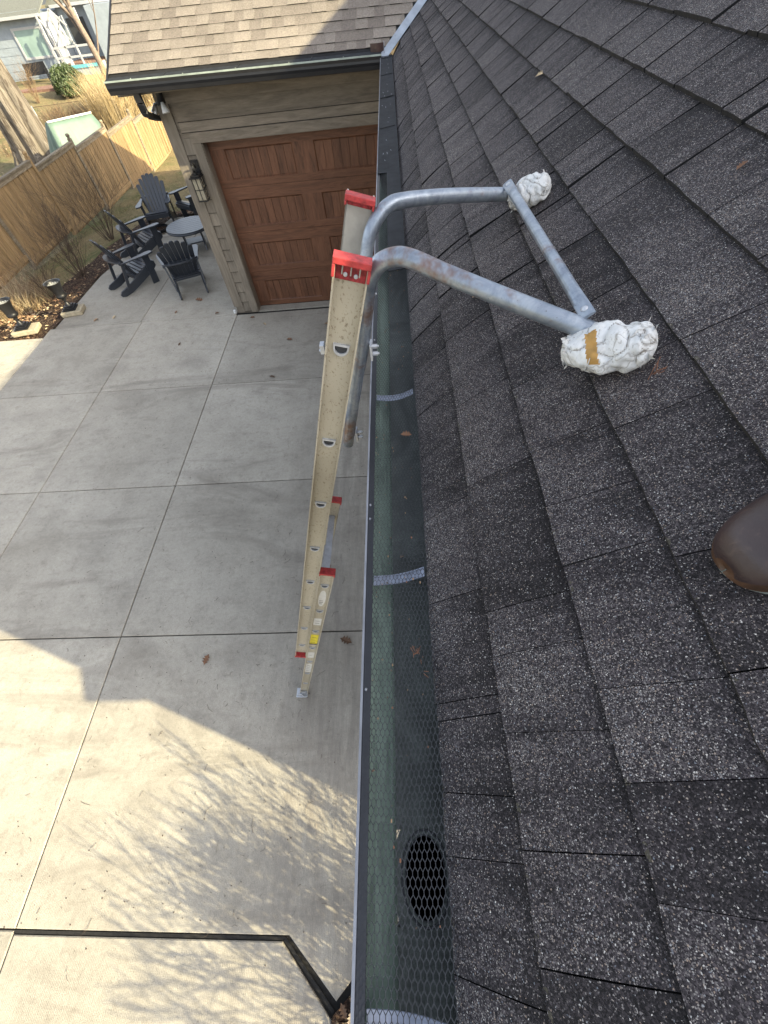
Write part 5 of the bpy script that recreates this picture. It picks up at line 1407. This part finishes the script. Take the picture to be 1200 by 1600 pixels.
# ------------------------------------------------------------------ chain link fence far behind
cl = empty('chain_link_fence', 'thin chain link fence crossing the yard before the neighbouring lawn', 'fence')
a, c = Vector((-25.0, 29.0)), Vector((-11.6, 33.0))
b = MB()
for k in range(int(13 / .25)):
    for sg in (1, -1):
        t0 = k * .25 / 13; t1 = t0 + sg * 1.0 / 13
        if 0 <= t1 <= 1:
            p, q = a.lerp(c, t0), a.lerp(c, t1); b.bar((p.x, p.y, gz(p.x, p.y)), (q.x, q.y, gz(q.x, q.y) + 1.0), .004, .004)
b.build('wire', M['twig'], cl)
b = MB(); pts = [(a.lerp(c, t).x, a.lerp(c, t).y, gz(*a.lerp(c, t)) + 1.02) for t in np.linspace(0, 1, 9)]; b.tube(pts, .012, 6); b.build('top_rail', M['twig'], cl)
for t in np.linspace(0, 1, 6):
    p = a.lerp(c, t); b = MB(); b.tube([(p.x, p.y, gz(p.x, p.y) - .1), (p.x, p.y, gz(p.x, p.y) + 1.08)], .03, 8); b.build('post', M['galv'], cl)
b = MB(); gp = (-12.6, 28.4); b.box(gp[0] - .07, gp[0] + .07, gp[1] - .05, gp[1] + .05, gz(*gp) - .1, gz(*gp) + 1.35); b.prism([(gp[0] - .08, gp[1] - .06), (gp[0] + .08, gp[1] - .06), (gp[0] + .08, gp[1] + .06), (gp[0] - .08, gp[1] + .06)], gz(*gp) + 1.35, gz(*gp) + 1.42)
tag(b.build('utility_post', M['tarp'], bevel=.01), 'pale green utility post among the reeds behind the fence', 'post')

# ------------------------------------------------------------------ neighbouring house
nb = empty('neighbour_house', 'pale blue shingled house with a white framed window and lattice porch', 'house', (0, 0, 0))
GY = 42.8; NZ = -.25     # wall plane and ground level there
def nbx(x): return x
b = MB()
b.box(-36, -23.35, GY, GY + 7, NZ - .5, 2.62, 0)
b.build('wall', M['nb_wall'], nb)
b = MB()   # siding courses as real butts
z = NZ + .12; k = 0
while z < 2.5:
    x = -36
    while x < -23.4:
        x2 = min(x + random.uniform(.45, .62), -23.4); b.hexa([(x + .004, GY - .022, z), (x2 - .004, GY - .022, z), (x2 - .004, GY - .002, z), (x + .004, GY - .002, z), (x + .004, GY - .006, z + .36), (x2 - .004, GY - .006, z + .36), (x2 - .004, GY - .002, z + .36), (x + .004, GY - .002, z + .36)], 0); x = x2
    z += .37
b.build('siding', M['nb_wall'], nb)
b = MB(); wx0, wx1, wz0, wz1 = -25.75, -23.85, .82, 2.03
f_ = .12
for (p, q, r_, s_) in ((wx0 - f_, wx1 + f_, wz0 - f_, wz0), (wx0 - f_, wx1 + f_, wz1, wz1 + f_), (wx0 - f_, wx0, wz0, wz1), (wx1, wx1 + f_, wz0, wz1)): b.box(p, q, GY - .08, GY - .024, r_, s_)
wi = b.build('window', M['nb_white'], nb)
b = MB(); b.box(wx0, wx1, GY - .05, GY - .023, wz0, wz1); b.build('pane', M['nb_glass'], wi)
b = MB(); b.box(-23.46, -23.33, GY - .05, GY + .1, NZ - .1, 2.55); b.tube([(-23.6, GY - .35, 2.5), (-23.45, GY - .15, 2.3), (-23.40, GY - .1, 2.0), (-23.40, GY - .1, 0)], .05, 8); b.build('corner_trim', M['nb_white'], nb)
b = MB()   # roof slope above the wall
b.hexa([(-36, GY - .5, 2.55), (-23.2, GY - .5, 2.55), (-23.2, GY + 4.5, 4.35), (-36, GY + 4.5, 4.35), (-36, GY - .5, 2.63), (-23.2, GY - .5, 2.63), (-23.2, GY + 4.5, 4.45), (-36, GY + 4.5, 4.45)], 0)
b.hexa([(-23.6, GY + 1.6, 2.75), (-12, GY + 1.6, 2.75), (-12, GY + 6, 4.5), (-23.6, GY + 6, 4.5), (-23.6, GY + 1.6, 2.83), (-12, GY + 1.6, 2.83), (-12, GY + 6, 4.6), (-23.6, GY + 6, 4.6)], 0)
b.build('roof', M['nb_roof'], nb)
b = MB(); b.box(-36, -23.15, GY - .58, GY - .5, 2.52, 2.66); b.box(-23.3, -12, GY + 1.5, GY + 1.6, 2.72, 2.86); b.build('eave_trim', M['nb_white'], nb)
b = MB(); b.box(-23.3, -20.3, GY + 2.2, GY + 2.4, NZ, 2.7, 0); b.box(-20.3, -12, GY + .2, GY + 2.4, NZ - .4, 2.7, 0); b.build('porch_wall', M['nb_wall'], nb)
b = MB(); b.box(-22.9, -21.6, GY + 2.15, GY + 2.19, .9, 2.2); b.build('porch_screen', M['dark'], nb)
po = MB(); po.box(-23.3, -20.45, GY - .9, GY + 2.2, NZ - .4, .28); po.build('porch_base', M['nb_wall'], nb)
b = MB(); b.box(-23.32, -20.43, GY - .95, GY - .90, .14, .30); b.build('porch_band', M['turq'], nb)
b = MB(); b.box(-23.2, -20.45, GY - .88, GY + 2.1, .282, .31); b.build('porch_deck', M['deck'], nb)
b = MB()
for z in (.62, 1.08): b.box(-23.3, -20.45, GY - .90, GY - .84, z, z + .10)
for x in (-23.25, -22.4, -21.5, -20.55): b.box(x, x + .10, GY - .91, GY - .83, .3, 1.2 if x > -23 else 2.6)
b.box(-20.55, -20.45, GY - .9, GY - .8, .3, 2.7); b.box(-22.3, -22.2, GY - .9, GY - .82, .3, 2.6); b.build('railing', M['nb_white'], nb)
b = MB()
for x in (-22.9, -22.5, -22.1, -21.7): b.bar((x, GY - .6, 1.2), (x + .05, GY - .6, 2.45), .06, .05, (0, 1, 0))
b.bar((-23.0, GY - .6, 2.0), (-22.3, GY - .6, 2.75), .09, .06, (0, 1, 0)); b.bar((-22.3, GY - .6, 2.75), (-21.6, GY - .6, 2.0), .09, .06, (0, 1, 0)); b.bar((-22.9, GY - .6, 1.2), (-21.8, GY - .6, 2.4), .06, .05, (0, 1, 0)); b.bar((-21.6, GY - .6, 1.2), (-22.7, GY - .6, 2.4), .06, .05, (0, 1, 0))
b.build('trellis', M['nb_white'], nb)
# brick terrace and bench in front
b = MB(); b.box(-30, -21.5, 38.4, GY - .1, gz(-24, 39) - .1, gz(-24, 39) + .05); tag(b.build('terrace', M['deck']), kind='structure')
gl = empty('garden_bench', 'black slatted garden bench against the neighbouring wall', 'bench', (-24.7, 41.2, gz(-24, 39) + .05), R(20))
b = MB(); b.box(-.7, .7, -.25, .25, .40, .45); b.build('seat', M['black'], gl)
b = MB(); b.box(-.7, .7, .22, .27, .45, .95); b.build('backrest', M['black'], gl)
for sx in (-.62, .62):
    b = MB(); b.box(sx - .03, sx + .03, -.25, -.2, 0, .62); b.box(sx - .03, sx + .03, .2, .25, 0, .62); b.box(sx - .03, sx + .03, -.25, .25, .60, .64); b.build('leg_frame', M['black'], gl)
print('objects', len(bpy.data.objects))
